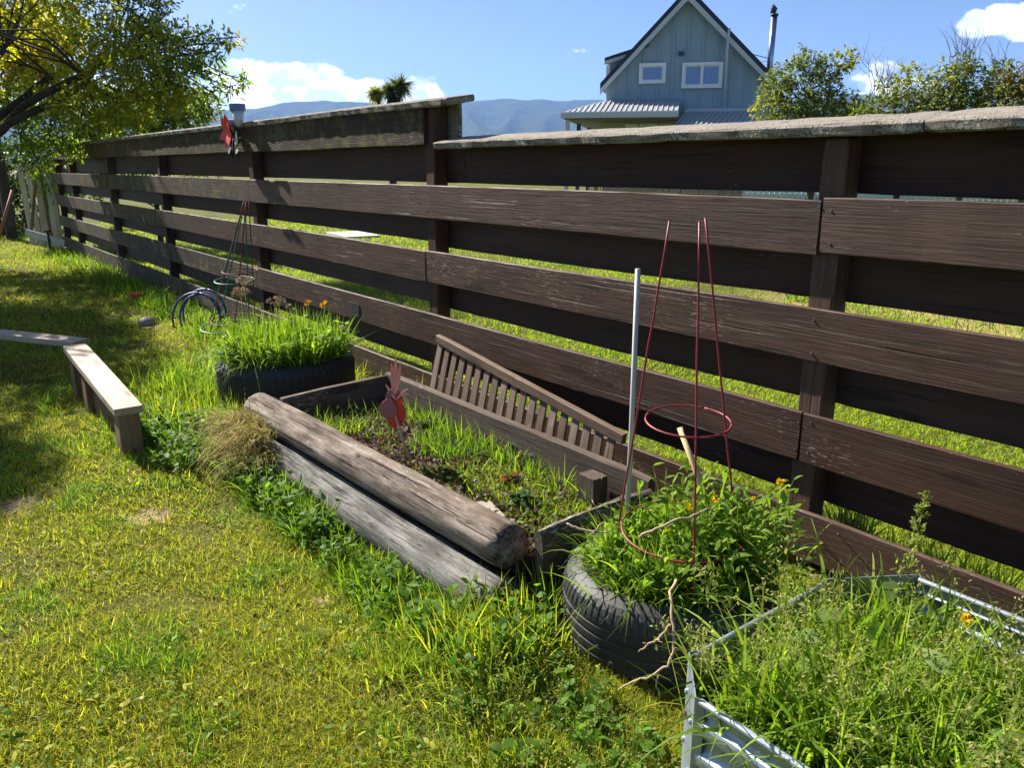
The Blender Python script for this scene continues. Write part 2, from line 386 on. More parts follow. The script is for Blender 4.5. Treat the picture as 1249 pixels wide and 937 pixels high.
# ------------------------------------------------------------------ ground, hills, haze
BARE = [(-3.72, -1.93, .13), (-4.25, -2.40, .15), (-2.55, -1.6, .05), (-8.5, -.72, .12)]
def ground_mat():
    t = NT('lawn_soil'); v = t.objco(False)
    n1 = t.noise(v, 1.3, 5, .6); n2 = t.noise(v, 22, 6, .7); n3 = t.noise(v, 120, 3, .6)
    g = t.ramp(t.math('ADD', t.math('MULTIPLY', n1, .5), t.math('MULTIPLY', n2, .5)), [(.35, (.07, .085, .016, 1)), (.5, (.13, .14, .022, 1)), (.66, (.22, .20, .06, 1))])
    g = t.mix(t.math('MULTIPLY', n3, .6), g, t.mix(1.0, g, (.4, .4, .4, 1), 'MULTIPLY'))
    soil = t.mix(n2, lin(120, 98, 78), lin(196, 172, 146))
    m = None
    for (x, y, r) in BARE:
        d = t.n('ShaderNodeVectorMath', operation='DISTANCE'); t.l(t.mapping(v, (1, 1, 0)), d.inputs[0]); d.inputs[1].default_value = (x, y, 0)
        k = t.math('SUBTRACT', 1.0, t.math('DIVIDE', d.outputs['Value'], r)); m = k if m is None else t.math('MAXIMUM', m, k)
    k = t.math('MULTIPLY', t.math('ADD', t.math('MULTIPLY', t.math('SUBTRACT', n2, .5), 3.2), m), 1.8, 0, True)
    col = t.mix(k, g, soil)
    # the dry strip of the neighbour's lawn
    sx = t.n('ShaderNodeSeparateXYZ'); t.l(v, sx.inputs[0])
    dy = t.math('SUBTRACT', 1.0, t.math('ABSOLUTE', t.math('DIVIDE', t.math('SUBTRACT', sx.outputs[1], 5.9), 1.25)))
    dk = t.math('MULTIPLY', t.math('ADD', dy, t.math('MULTIPLY', t.math('SUBTRACT', n1, .5), 2.4)), 3.0, 0, True)
    dx = t.math('MULTIPLY', t.math('ADD', sx.outputs[0], 6.5), .6, 0, True)
    col = t.mix(t.math('MULTIPLY', dk, dx), col, t.mix(n2, lin(150, 122, 82), lin(205, 180, 130)))
    return t.done(t.bsdf(col, .95, .1, 0, t.bump(t.math('ADD', n2, n3), .9, .02)).outputs[0])
def axis(lo, hi, step, far):
    a = list(np.arange(lo, hi + 1e-6, step)); s = step; x = hi; b = []
    while x < far: s *= 1.35; x += s; b.append(min(x, far))
    s = step; x = lo; c = []
    while x > -far: s *= 1.35; x -= s; c.append(max(x, -far))
    return np.array(c[::-1] + a + b)
gx = axis(-19, 2, .14, 5600); gy = axis(-6, 1.2, .14, 5600)
X, Y = np.meshgrid(gx, gy, indexing='ij'); near = (np.abs(X) < 25) & (np.abs(Y) < 20)
Z = np.where(near, hgt(X, Y), 0)
V = np.stack([X, Y, Z], -1).reshape(-1, 3); ny = len(gy)
I = (np.arange(len(gx) - 1)[:, None] * ny + np.arange(ny - 1)[None]).ravel()
Q = np.stack([I, I + ny, I + ny + 1, I + 1], -1)
ground = link('lawn', npmesh('lawn', V, Q, np.array([.1, .1, .1])), ground_mat())
ground.data.polygons.foreach_set('use_smooth', [True] * len(ground.data.polygons)); tag(ground, kind='structure')

def hills():
    prof = [(-700, 150), (-300, 146), (-100, 142), (200, 140), (290, 137), (350, 130), (400, 126), (450, 128), (500, 131), (545, 127), (580, 125), (620, 122), (660, 121), (700, 125), (740, 130), (800, 127), (900, 131), (1000, 127), (1050, 121), (1090, 126), (1180, 128), (1249, 124), (1500, 130), (2000, 150)]
    us = np.array([p[0] for p in prof], float); hs = np.array([(203 - p[1]) / 1006 * 4000 for p in prof])
    na, nr = 420, 60; A = np.linspace(-.95, .95, na); R = np.linspace(2500, 5200, nr)
    V = np.zeros((na, nr, 3))
    for i, a in enumerate(A):
        u = 624.5 + 1006 * math.tan(a); h0 = np.interp(u, us, hs); d = FH * math.cos(a) + RT * math.sin(a)
        for j, r in enumerate(R):
            q = (r - 2500) / 1500; sh = max(0, min(1, q)) ** .8 if q <= 1 else max(0, 1 - (q - 1) * .9)
            p = CAM + d * r
            rid = 1 - abs(mnoise.noise(Vector((a * 14, r * .0006, 1.7)))) * 2; n2 = mnoise.fractal(Vector((p.x * .004, p.y * .004, .3)), 1, 2, 6)
            k = sh * (1 - .42 * (1 - sh) * (1 - rid) * 3.2) ; z = h0 * max(0, k) + n2 * 16 * min(1, sh * 1.2)
            V[i, j] = (p.x, p.y, z - 3 if j == 0 else z)
    I = (np.arange(na - 1)[:, None] * nr + np.arange(nr - 1)[None]).ravel()
    Q = np.stack([I, I + nr, I + nr + 1, I + 1], -1)
    t = NT('bush_covered_hills'); v = t.objco(False); n = t.noise(v, .02, 8, .7)
    col = t.ramp(n, [(.35, (.022, .034, .018, 1)), (.65, (.07, .085, .04, 1))])
    m = t.done(t.bsdf(col, .95, .05, 0, t.bump(n, .8, 30)).outputs[0])
    o = link('hills', npmesh('hills', V.reshape(-1, 3), Q, np.array([.1, .1, .1])), m)
    o.data.polygons.foreach_set('use_smooth', [True] * len(o.data.polygons)); return tag(o, kind='structure')
hills()
def haze():
    m = MB(); m.box((0, 0, 299), (11600, 11600, 600)); t = NT('haze_air')
    p = t.n('ShaderNodeVolumePrincipled'); p.inputs['Color'].default_value = (.27, .50, 1.0, 1); p.inputs['Density'].default_value = 1.5e-4
    p.inputs['Anisotropy'].default_value = .1
    t.l(p.outputs[0], t.out.inputs['Volume'])
    o = m.build('haze', t.m); return tag(o, 'pale blue haze in the air before the hills', 'haze', kind='stuff')
HAZE = haze()

# ------------------------------------------------------------------ timber fence
fence = thing('timber_fence', (-8, .075, 0), 'dark brown stained timber fence of staggered horizontal boards, taller on the left', 'fence')
FROW = {5: (.15, [-18, -13.3, -7.42, -1.66, 1.6]), 4: (.55, [-18, -10.55, -7.42, -1.635, 1.6]), 3: (.95, [-18, -10.5, -4.37, 1.6]), 2: (1.35, [-18, -13.3, -7.43, -1.64, 1.6]), 1: (1.808, [-17.9, -10.5, -4.345])}
for r, (z, js) in FROW.items():
    for a, b in zip(js[:-1], js[1:]):
        mat = M['board_mossy'] if (b < -7.2 or r == 1) else M['board']
        beam('front_board', (a + .004, .0125, z + random.uniform(-.004, .004)), (b - .004, .0125, z + random.uniform(-.004, .004)), .025, .2 if r != 1 else .235, mat, fence, warp=.008)
for z, js, dl in ((.36, [-18, -10.5, -4.33, -1.63, 1.6], 0), (.77, [-18, -13.3, -7.4, -4.34, -1.63, 1.6], .015), (1.165, [-18, -10.5, -4.33, 1.6], .025)):
    for a, b in zip(js[:-1], js[1:]): beam('back_board', (a + .004, .142, z + (dl if b < -4 else 0)), (b - .004, .142, z + (dl if b < -4 else 0)), .025, .2, M['back_board'], fence, warp=.008)
for (a, b, z, h) in ((-17.9, -10.5, 1.587, .24), (-10.5, -4.1, 1.587, .24), (-4.22, -1.6, 1.576, .222), (-1.6, 1.6, 1.576, .222)):
    beam('back_board', (a + .004, .142, z), (b - .004, .142, z), .025, h, M['back_board'], fence, warp=.006)
beam('end_board', (-4.26, .16, 1.70), (-4.26, .16, 1.93), .16, .03, M['cap'], fence, up=(0, 1, 0))
for x, top in ((-17.85, 1.9), (-16.4, 1.9), (-13.35, 1.9), (-10.52, 1.9), (-7.4, 1.9), (-4.33, 1.93), (-1.625, 1.655), (1.1, 1.655)):
    beam('post', (x, .077, -.1), (x, .077, top), .10, .10, M['post'], fence, up=(0, 1, 0), bev=.006, seg=10, jit=.003)
nailm = plain('pale_nail_head', lin(120, 104, 92), .6, .4, .4)
for r, (z, js) in FROW.items():
    for x in (-7.4, -4.33, -1.625, 1.1):
        if r == 1 and x > -5: continue
        for s_ in ((-.025, .025) if min(abs(x - j) for j in js) < .06 else (0.0,)):
            for dz in (-.06, .062): q = MB(); c_ = Vector((x + s_ + random.uniform(-.006, .006), 0, z + dz + random.uniform(-.01, .01))); q.tube([c_ + Vector((0, .004, 0)), c_ + Vector((0, -.0012, 0))], .0042, 10); q.build('nail', nailm, fence)
def cap(x0, x1, z, tilt, w, h):
    up = Vector((0, -math.sin(tilt), math.cos(tilt)))
    beam('cap_rail', (x0, .075, z), (x1, .075, z), w, h, M['cap'], fence, up=up, bev=.008, jit=.003, seg=int((x1 - x0) / .05), warp=.006)
cap(-18, -4.05, 1.94, math.radians(9), .21, .045)
cap(-4.2, -1.3, 1.70, math.radians(10), .215, .042); cap(-1.295, 1.7, 1.703, math.radians(10), .215, .042)
p = MB()
for i in range(13): p.box((-5.49 + i * .0135, -.004, .53), (.003, .003, .10))
for i in range(9): p.box((-5.409, -.0035, .4835 + i * .0117), (.165, .003, .003))
tag(p.build('mesh_plate', plain('galvanised_mesh', lin(120, 112, 104), .5, .5, .5), off=(-5.41, 0, .53)), 'small rusty metal mesh plate fixed to the fence behind the far tyre', 'metal plate')

# ------------------------------------------------------------------ raised bed
bed = thing('raised_garden_bed', (-3.1, -.8, 0), 'weathered timber raised bed edged by round logs and filled with mulch and weeds', 'garden bed')
def log(name, a, b, r, mat, sd, taper=0.0):
    Mx = frame(a, b); L = (Vector(b) - Vector(a)).length; n = 40; seg = int(L / .035); vs = []; fs = []
    for i in range(seg + 1):
        x = L * i / seg
        for k in range(n):
            t = 2 * PI * k / n
            rr = r * (1 + taper * (x / L - .5)) + .010 * mnoise.noise(Vector((x * .9, math.cos(t) * 1.2, math.sin(t) * 1.2 + sd))) + .0035 * mnoise.noise(Vector((x * 2.2, math.cos(t) * 9, math.sin(t) * 9 + sd)))
            crk = mnoise.noise(Vector((x * .8 + sd, math.cos(t) * 6, math.sin(t) * 6)))
            if crk > .33: rr -= .024 * min(1, (crk - .33) * 7)
            if i in (0, seg): rr -= .006
            e = .012 * mnoise.noise(Vector((math.cos(t) * 3, math.sin(t) * 3, sd + i))) if i in (0, seg) else 0
            vs.append((x + e, math.cos(t) * rr, math.sin(t) * rr))
    for i in range(seg):
        for k in range(n): fs.append((i*n + k, i*n + (k+1) % n, i*n + n + (k+1) % n, i*n + n + k))
    for i, s in ((0, -1), (seg, 1)):
        c = len(vs); vs.append((L * i / seg - s * .006, 0, 0))
        for k in range(n): fs.append((c, i*n + k, i*n + (k+1) % n))
    m = MB(); m.add(vs, fs); return m.build(name, mat, bed, Mx, smooth=True)
log('upper_log', (-4.36, -1.155, .225), (-2.07, -1.078, .232), .088, M['log_up'], 3.1)
log('lower_log', (-4.2, -1.21, .058), (-2.0, -1.165, .05), .10, M['log_low'], 8.4)
beam('side_board', (-4.13, -1.10, .225), (-4.13, -.43, .255), .045, .2, M['bed_board'], bed, jit=.004, bev=.007)
beam('back_board', (-4.15, -.425, .24), (-2.0, -.425, .24), .045, .25, M['bed_board'], bed, jit=.004, bev=.007)
beam('side_board', (-1.985, -1.02, .215), (-1.975, -.45, .235), .06, .22, M['bed_board'], bed, jit=.008, bev=.02)
beam('corner_peg', (-2.26, -.50, .1), (-2.26, -.50, .315), .10, .085, M['bed_board'], bed, up=(0, 1, 0), jit=.004)
m = MB(); ns = 40
vs = [(-4.11 + 2.1 * i / ns, -1.1 + .66 * j / 16, .165 + .02 * mnoise.noise(Vector((i * .35, j * .5, 3))) + .012 * mnoise.noise(Vector((i * 1.3, j * 1.3, 3)))) for i in range(ns + 1) for j in range(17)]
m.add(vs, [(i*17 + j, i*17 + 17 + j, i*17 + 18 + j, i*17 + 1 + j) for i in range(ns) for j in range(16)])
o = m.build('bed_soil', M['soil'], bed, smooth=True)
SZ = .17
st = MB(); st.poly([(-2.58, -1.0, SZ), (-2.36, -1.02, SZ), (-2.34, -.90, SZ + .005), (-2.5, -.86, SZ + .005)], (0, 0, .035))
tag(st.build('paving_stone', M['stone'], off=(-2.45, -.95, SZ)), 'flat grey stone lying on the soil against the upper log', 'stone')

# slatted bench back standing between bed and fence
sl = thing('slatted_panel', (-3.2, -.3, 0), 'brown slatted wooden bench back leaning on the fence behind the garden bed', 'wooden panel')
a0, a1 = Vector((-3.90, -.215, .585)), Vector((-2.32, -.26, .405))
beam('top_rail', a0, a1, .035, .055, M['slat'], sl, bev=.006)
for i in range(19):
    k = (i + .35) / 19.3; tp = a0.lerp(a1, k) + Vector((0, .0, -.028)); bt = Vector((tp.x + .015, -.335, .10 - .05 * k))
    beam('slat', bt, tp, .012, .055, M['slat'], sl, up=(1, 0, 0), bev=.003, seg=4)
beam('bottom_rail', (-3.88, -.335, .11), (-2.34, -.345, .06), .03, .05, M['slat'], sl)

# ------------------------------------------------------------------ rooster stake
def blade_plate(m, c, d, L, w, th, nrm, n=10):     # pointed oval plate
    d = Vector(d).normalized(); nrm = Vector(nrm).normalized(); s = d.cross(nrm)
    pts = [Vector(c) + d * (L * i / n) + s * (w * math.sin(PI * (i / n) ** .8)) for i in range(n + 1)] + [Vector(c) + d * (L * i / n) - s * (w * math.sin(PI * (i / n) ** .8)) for i in range(n - 1, 0, -1)]
    m.poly([p - nrm * th / 2 for p in pts], nrm * th)
R0 = Vector((-3.20, -.90, 0)); rs = thing('bird_ornament', (R0.x, R0.y, SZ), 'red and pink metal bird ornament on a slanted stake in the bed', 'garden ornament')
redp = plain('red_painted_tin', lin(214, 66, 52), .45, .4, .1, .25); pinkp = plain('pink_painted_tin', lin(228, 150, 142), .45, .4, .1, .2); darkp = plain('faded_maroon_tin', lin(150, 92, 98), .5, .4, .1, .3)
RZ = .345
q = MB(); q.tube([R0 + Vector((.10, .04, .12)), R0 + Vector((.03, .015, .29)), R0 + Vector((-.01, 0, .42))], [.0075, .007, .006], 8); q.build('stake', M['tan_cane'], rs, smooth=True)
q = MB(); blade_plate(q, R0 + Vector((-.03, 0, RZ)), (.18, .1, 1), .17, .050, .012, (.8, -.55, .1)); q.build('body', redp, rs)
q = MB(); blade_plate(q, R0 + Vector((-.035, -.035, RZ + .05)), (.2, .1, 1), .12, .045, .008, (.8, -.55, .1)); q.build('wing', darkp, rs)
q = MB(); blade_plate(q, R0 + Vector((-.02, -.005, RZ + .115)), (.15, .1, 1), .10, .042, .010, (.8, -.55, .1)); q.build('head', darkp, rs)
q = MB(); blade_plate(q, R0 + Vector((.015, 0, RZ + .135)), (.8, .3, .5), .05, .014, .006, (.8, -.55, .1)); q.build('beak', redp, rs)
for a, L in ((-.09, .16), (.02, .20), (.14, .175)):
    q = MB(); blade_plate(q, R0 + Vector((-.005 + a * .05, -.002, RZ + .175)), (a + .1, a * .6, 1), L, .011, .005, (.8, -.55, .1)); q.build('feather', pinkp, rs)
for a in (-.5, .75):
    q = MB(); blade_plate(q, R0 + Vector((0, 0, RZ + .15)), (a, a * .6, .8), .09, .007, .005, (.8, -.55, .1)); q.build('feather', pinkp, rs)

# ------------------------------------------------------------------ tyres
def rubber(name, dust):
    t = NT(name); v = t.objco(False); n = t.noise(v, 9, 5, .65); n2 = t.noise(v, 90, 4, .6)
    col = t.mix(t.math('MULTIPLY', n, dust), (.016, .016, .018, 1), lin(120, 112, 104))
    return t.done(t.bsdf(col, .52, .35, 0, t.bump(n2, .25, .003)).outputs[0])
def tyre(label, loc, R, Wd, Ri, mat, tilt=(0, 0), sipes=84, bulge=.0, groove=.0035):
    root = thing('tyre_planter', loc, label, 'tyre planter')
    N = sipes * 4; h = Wd
    prof = [(Ri - .01, h - .075), (Ri, h - .035), (Ri + .02, h - .015), (Ri + .06, h - .002), (R - .055, h - .006), (R - .028, h - .018)]
    sip0 = len(prof)
    prof += [(R - .012, h - .034), (R - .004, h - .052), (R + bulge * .3, h - .068)]; sip1 = len(prof)
    zs = [.085, .105, .125, .145, .165]
    zt = h - .074
    for g in (np.linspace(zt - .01, .09, 4) if groove else []):
        if g > .065: prof += [(R + bulge, g + .0), (R - groove, g - .004), (R - groove, g - .010), (R + bulge, g - .014)]
    prof += [(R - .002, .05), (R - .012, .034), (R - .028, .018), (R - .055, .004), (Ri + .06, 0.0), (Ri + .01, .02)]
    Rm = Matrix.Rotation(tilt[0], 4, 'X') @ Matrix.Rotation(tilt[1], 4, 'Y')
    vs = []; fs = []; K = len(prof)
    for k in range(N):
        a = 2 * PI * k / N
        for i, (r, z) in enumerate(prof):
            rr = r; 
            if sip0 <= i < sip1 and k % 4 == 0: rr -= .0045
            wob = .004 * math.sin(3 * a + 1) ; vs.append(((rr + wob) * math.cos(a), (rr + wob) * math.sin(a), z))
    for k in range(N):
        k2 = (k + 1) % N
        for i in range(K - 1): fs.append((k*K + i, k2*K + i, k2*K + i + 1, k*K + i + 1))
    m = MB(); m.add(vs, fs); m.build('tyre', mat, root, WM[root.name] @ Rm)
    s = MB(); n = 40; s.add([(0, 0, h - .05)] + [((Ri + .02) * math.cos(2*PI*i/n), (Ri + .02) * math.sin(2*PI*i/n), h - .065) for i in range(n)], [(0, i + 1, (i + 1) % n + 1) for i in range(n)])
    s.build('soil', M['soil'], root, WM[root.name] @ Rm)
    return root
NT0 = Vector((-1.60, -.76, -.01)); NR = .36; NZ = .235
tyre('worn black car tyre planter overflowing with flowering weeds beside the metal bed', NT0, NR, .28, .235, rubber('worn_dusty_rubber', .20), (0, 0))
FT0 = Vector((-5.08, -.68, -.02)); FR = .45; FZ = .33
tyre('large smooth black tyre planter with leafy herbs between bed and fence', FT0, FR, .37, .30, rubber('smooth_black_rubber', .10), (0, 0), 60, .012, 0)

# ------------------------------------------------------------------ plant cages, rods, hose
def cage(label, base, top, legs, hoops, mat, group, wr=.0042):
    base = Vector(base); top = Vector(top); root = thing('plant_cage', base, label, 'plant support', group)
    for a, sp, L, *rt_ in legs:
        rt_ = rt_[0] if rt_ else .022
        b = base + Vector((math.cos(a) * sp, math.sin(a) * sp, 0)); t = top + Vector((math.cos(a) * rt_, math.sin(a) * rt_, L))
        q = MB(); q.tube([b.lerp(t, k / 12) + Vector((random.uniform(-1, 1), random.uniform(-1, 1), 0)) * .0012 for k in range(13)], wr, 8); q.build('leg', mat, root, smooth=True)
    for k, R, off in hoops:
        c = base.lerp(top, k) + Vector(off); q = MB(); q.ring(c, R, wr, 56, 8, (.06, -.05, 1), .3, .3 + 2 * PI); q.build('hoop', mat, root, smooth=True)
    return root
nb = Vector((-1.555, -.76, .22)); ntp = Vector((-1.605, -.72, 1.40))
cage('tall dark red wire plant cage standing in the near tyre', nb, ntp, [(3.75, .235, .0, .085), (.85, .2, .01), (5.6, .225, .0)], [(.47, .135, (.0, 0, 0)), (.155, .20, (.0, 0, 0))], M['red_metal'], 'wire plant cages', .0034)
cage('green wire plant cage standing by the fence left of the far tyre', (-7.35, -.36, 0), (-7.0, -.22, 1.15), [(3.9, .22, 0), (.6, .26, 0), (5.4, .2, 0)], [(.5, .17, (0, 0, 0)), (.12, .24, (0, 0, 0))], M['green_metal'], 'wire plant cages', .006)
cage('faded red wire plant cage tangled with the green cage by the fence', (-7.25, -.32, 0), (-6.95, -.2, 1.27), [(4.1, .24, 0), (1.0, .2, 0), (5.9, .22, 0)], [(.50, .15, (0, 0, .03)), (.17, .22, (0, 0, 0))], plain('rusty_red_wire', lin(128, 48, 52), .6, .3, 0, .3), 'wire plant cages', .005)
q = MB(); q.tube([(-1.775, -.80, .15), (-1.772, -.795, .7), (-1.778, -.79, 1.245)], .009, 12); tag(q.build('garden_stake', M['grey_rod'], smooth=True, off=(-1.775, -.8, .15)), 'straight pale grey rod stuck upright in the near tyre beside the red cage', 'stake')
a, b = at(829, 522, 2.78), at(848, 572, 2.74); q = MB(); q.tube([a, b, b + (b - a) * 1.2], .010, 10); tag(q.build('cane_stub', M['tan_cane'], smooth=True, off=b), 'short pale cane leaning among the leaves inside the red cage', 'cane')
q = MB()
for i, (R, zz) in enumerate(((.25, .13), (.23, .11), (.26, .10))): q.ring((-8.15 + i * .03, -.30 - i * .05, zz), R, .011, 60, 8, (.55 + .05 * i, -.75, .18))
tag(q.build('garden_hose', M['blue_plastic'], smooth=True, off=(-8.1, -.33, 0)), 'coiled blue garden hose leaning on the foot of the fence', 'hose')
q = MB(); prof = [(.055, 0), (.075, .10), (.085, .10), (.085, .13), (.07, .13), (.06, .03)]
n = 24; q.add([(r * math.cos(2*PI*k/n), r * math.sin(2*PI*k/n), z) for k in range(n) for r, z in prof], [(k*6 + i, ((k+1) % n)*6 + i, ((k+1) % n)*6 + i + 1, k*6 + i + 1) for k in range(n) for i in range(5)])
tag(q.build('flower_pot', M['orange_clay'], M=Matrix.Translation((-10.0, -.5, .01)), smooth=False), 'small terracotta pot in the grass below the fence', 'flower pot')
for (x, y, s_, lb) in ((-8.62, -.74, .085, 'pale rounded stone in the shaded grass before the blue hose'),):
    q = MB(); vs = []; n1, n2 = 10, 14
    for i in range(n1 + 1):
        for k in range(n2):
            a, b = PI * i / n1, 2 * PI * k / n2; d = Vector((math.sin(a) * math.cos(b), math.sin(a) * math.sin(b), math.cos(a) * .6))
            vs.append(d * s_ * (1 + .25 * mnoise.noise(d * 2 + Vector((x, y, 0)))))
    q.add(vs, [(i*n2 + k, i*n2 + (k+1) % n2, (i+1)*n2 + (k+1) % n2, (i+1)*n2 + k) for i in range(n1) for k in range(n2)])
    tag(q.build('stone', M['stone'], M=Matrix.Translation((x, y, .03)), smooth=True), lb, 'stone')

# ------------------------------------------------------------------ ornament with solar lights on the fence
sp = thing('wind_spinner', (-7.48, -.02, 1.86), 'red petalled garden ornament with two grey capped solar lamps hung on the fence top', 'garden ornament')
capm = plain('solar_cap_grey', lin(96, 112, 150), .4, .5); clearm = plain('frosted_lamp_body', lin(196, 198, 200), .3, .5)
B = Vector((-7.48, -.06, 1.85))
for (dx, dz, s_, ti) in ((-.16, .075, .062, -.12), (.115, .19, .07, .06)):
    q = MB(); q.tube([B + Vector((dx, 0, dz)), B + Vector((dx - ti * .05, 0, dz + .055))], s_, 20); lampc = q.build('solar_cap', capm, sp, smooth=False)
    q = MB(); q.tube([B + Vector((dx, 0, dz - .002)), B + Vector((dx + ti * .2, 0, dz - .13))], [s_ * .8, s_ * .45], 16); q.build('lamp_body', clearm, sp, smooth=True)
for k in range(6):
    a = k * PI / 3 + .3; q = MB(); blade_plate(q, B + Vector((-.02, -.05, .02)), (math.cos(a) * .6, -.2, math.sin(a)), .15, .045, .006, (.3, -1, .1)); q.build('petal', redp, sp)
q = MB()
for a in (2.2, 4.0, 4.7, 5.6, .4): q.tube([B + Vector((0, -.02, -.02)), B + Vector((math.cos(a) * .12, -.03, math.sin(a) * .14 - .02)), B + Vector((math.cos(a + .5) * .2, -.02, math.sin(a + .5) * .22))], .008, 6)
q.build('scroll_frame', M['dark_metal'], sp, smooth=True)
for (dx, dz, a) in ((.19, -.10, 1.2), (.13, -.17, .2), (-.05, -.17, .4)): q = MB(); blade_plate(q, B + Vector((dx, -.06, dz)), (math.cos(a), -.1, math.sin(a)), .13, .02, .006, (.2, -1, .2)); q.build('leaf_plate', clearm, sp)

# ------------------------------------------------------------------ low plank seat at the left
bn = thing('plank_edging', (-5.5, -1.8, 0), 'low edging of two sawn planks on short posts, set at an angle in the lawn', 'timber edging')
beam('plank', (-7.96, -2.46, .28), (-6.62, -1.66, .28), .15, .045, M['pale_wood'], bn, bev=.004, jit=.001)
beam('plank', (-6.24, -1.765, .325), (-4.56, -1.795, .275), .15, .045, M['pale_wood'], bn, bev=.004, jit=.001)
for (x, y) in ((-4.64, -1.795), (-6.13, -1.765), (-7.6, -2.24)): beam('post', (x, y, -.06), (x, y, .252), .13, .115, M['brown_wood'], bn, up=(0, 1, 0), bev=.005)
beam('post', (-5.62, -1.79, -.05), (-5.62, -1.79, .25), .13, .10, M['brown_wood'], bn, up=(0, 1, 0), bev=.005)
beam('skirt_board', (-5.55, -1.79, .13), (-4.68, -1.79, .13), .03, .2, M['brown_wood'], bn)

# ------------------------------------------------------------------ corrugated steel bed
def galv():
    t = NT('galvanised_steel'); v = t.objco(False); vo = t.n('ShaderNodeTexVoronoi'); t.l(v, vo.inputs['Vector']); vo.inputs['Scale'].default_value = 60
    n = t.noise(v, 5, 5, .6); c = t.mix(n, lin(128, 138, 152), lin(178, 186, 194)); c = t.mix(t.math('MULTIPLY', vo.outputs['Color'], .18), c, lin(210, 214, 216))
    return t.done(t.bsdf(c, t.math('ADD', .34, t.math('MULTIPLY', n, .25)), .5, .75, t.bump(vo.outputs['Distance'], .05, .002)).outputs[0])
GV = galv(); HB = .42
cb = thing('corrugated_garden_bed', (-.4, -.95, 0), 'galvanised corrugated steel garden bed crowded with seeding grass at the fence', 'garden bed')
def panel(name, a, b, th=.0012):
    a = Vector(a); b = Vector(b); d = (b - a).normalized(); nn = Vector((d.y, -d.x, 0)); m = MB(); n = 64; pts = []
    for i in range(n + 1):
        z = HB * i / n; o_ = .009 * math.tanh(2.2 * math.sin(2 * PI * z / .084)) if z < HB - .03 else .0
        pts.append((o_, z))
    vs = []
    for e in (a, b):
        for s in (1, -1):
            for (o_, z) in pts: vs.append(e + nn * (o_ + s * th) + Vector((0, 0, z)))
    k = n + 1; fs = []
    for i in range(n): fs += [(i, i + 1, 2*k + i + 1, 2*k + i), (k + i, 3*k + i, 3*k + i + 1, k + i + 1)]
    fs += [(0, 2*k, 3*k, k), (n, k + n, 3*k + n, 2*k + n)] + [(i, k + i, k + i + 1, i + 1) for i in range(n)] + [(2*k + i, 2*k + i + 1, 3*k + i + 1, 3*k + i) for i in range(n)]
    m.add(vs, fs); m.tube([a + Vector((0, 0, HB)), b + Vector((0, 0, HB))], .009, 12); return m.build(name, GV, cb)
xa, xb, ya, yb, ch = -1.06, .55, -1.42, -.50, .12
corners = [((xa, ya + ch), (xa + ch, ya)), ((xb - ch, ya), (xb, ya + ch)), ((xb, yb - ch), (xb - ch, yb)), ((xa + ch + .03, yb), (xa, yb - ch - .12))]
panel('panel', (xa + ch, ya, 0), (xb - ch, ya, 0)); panel('panel', (xb, ya + ch, 0), (xb, yb - ch, 0)); panel('panel', (xb - ch, yb, 0), (xa + ch + .03, yb, 0)); panel('panel', (xa, yb - ch - .12, 0), (xa, ya + ch, 0))
for (p0, p1) in corners:
    a = Vector((*p0, 0)); b = Vector((*p1, 0)); d = (b - a).normalized(); nn = Vector((d.y, -d.x, 0)) * .013
    m = MB(); m.poly([a + nn, a + nn - d * .012 - nn * 1.6, a + nn * .6 - d * .010 - nn * 1.2, a + nn * .75, b + nn * .75, b + nn * .6 + d * .010 - nn * 1.2, b + nn + d * .012 - nn * 1.6, b + nn], (0, 0, HB + .012))
    po = m.build('corner_plate', GV, cb)
    for z in (.07, .21, .345):
        for q_ in (.18, .82):
            m = MB(); c = a.lerp(b, q_) + nn; m.tube([c + Vector((0, 0, z)), c + nn.normalized() * .004 + Vector((0, 0, z)), c + nn.normalized() * .0065 + Vector((0, 0, z))], [.008, .0075, .004], 12); m.build('bolt', M['dark_metal'] if False else GV, po)
m = MB(); m.add([(xa + .02, ya + .06, .30), (xb - .02, ya + .06, .30), (xb - .02, yb - .02, .30), (xa + .02, yb - .08, .30)], [(0, 1, 2, 3)]); m.build('soil', M['soil'], cb)
# ------------------------------------------------------------------ grass and weeds
AZ0 = math.atan2(FH.y, FH.x)
def blocked(x, y):
    b = (x > -4.2) & (x < -1.96) & (y > -1.2) & (y < -.40)
    b |= (x - NT0.x) ** 2 + (y - NT0.y) ** 2 < (NR - .02) ** 2
    b |= (x - FT0.x) ** 2 + (y - FT0.y) ** 2 < (FR - .02) ** 2
    b |= (x > xa) & (x < xb) & (y > ya) & (y < yb)
    b |= (y > -.01) & (y < .17)
    return b
def bare(x, y):
    b = np.zeros(len(x), bool)
    for (bx, by, r) in BARE: b |= ((x - bx) ** 2 + (y - by) ** 2 < (r * .7) ** 2) & (rng.random(len(x)) < .72)
    return b
def polar(N, r0, r1, ex, half=.76):
    k = 1 - ex; u = rng.random(N); r = (r0 ** k + u * (r1 ** k - r0 ** k)) ** (1 / k)
    a = AZ0 + rng.uniform(-half, half, N); return CAM.x + r * np.cos(a), CAM.y + r * np.sin(a), r

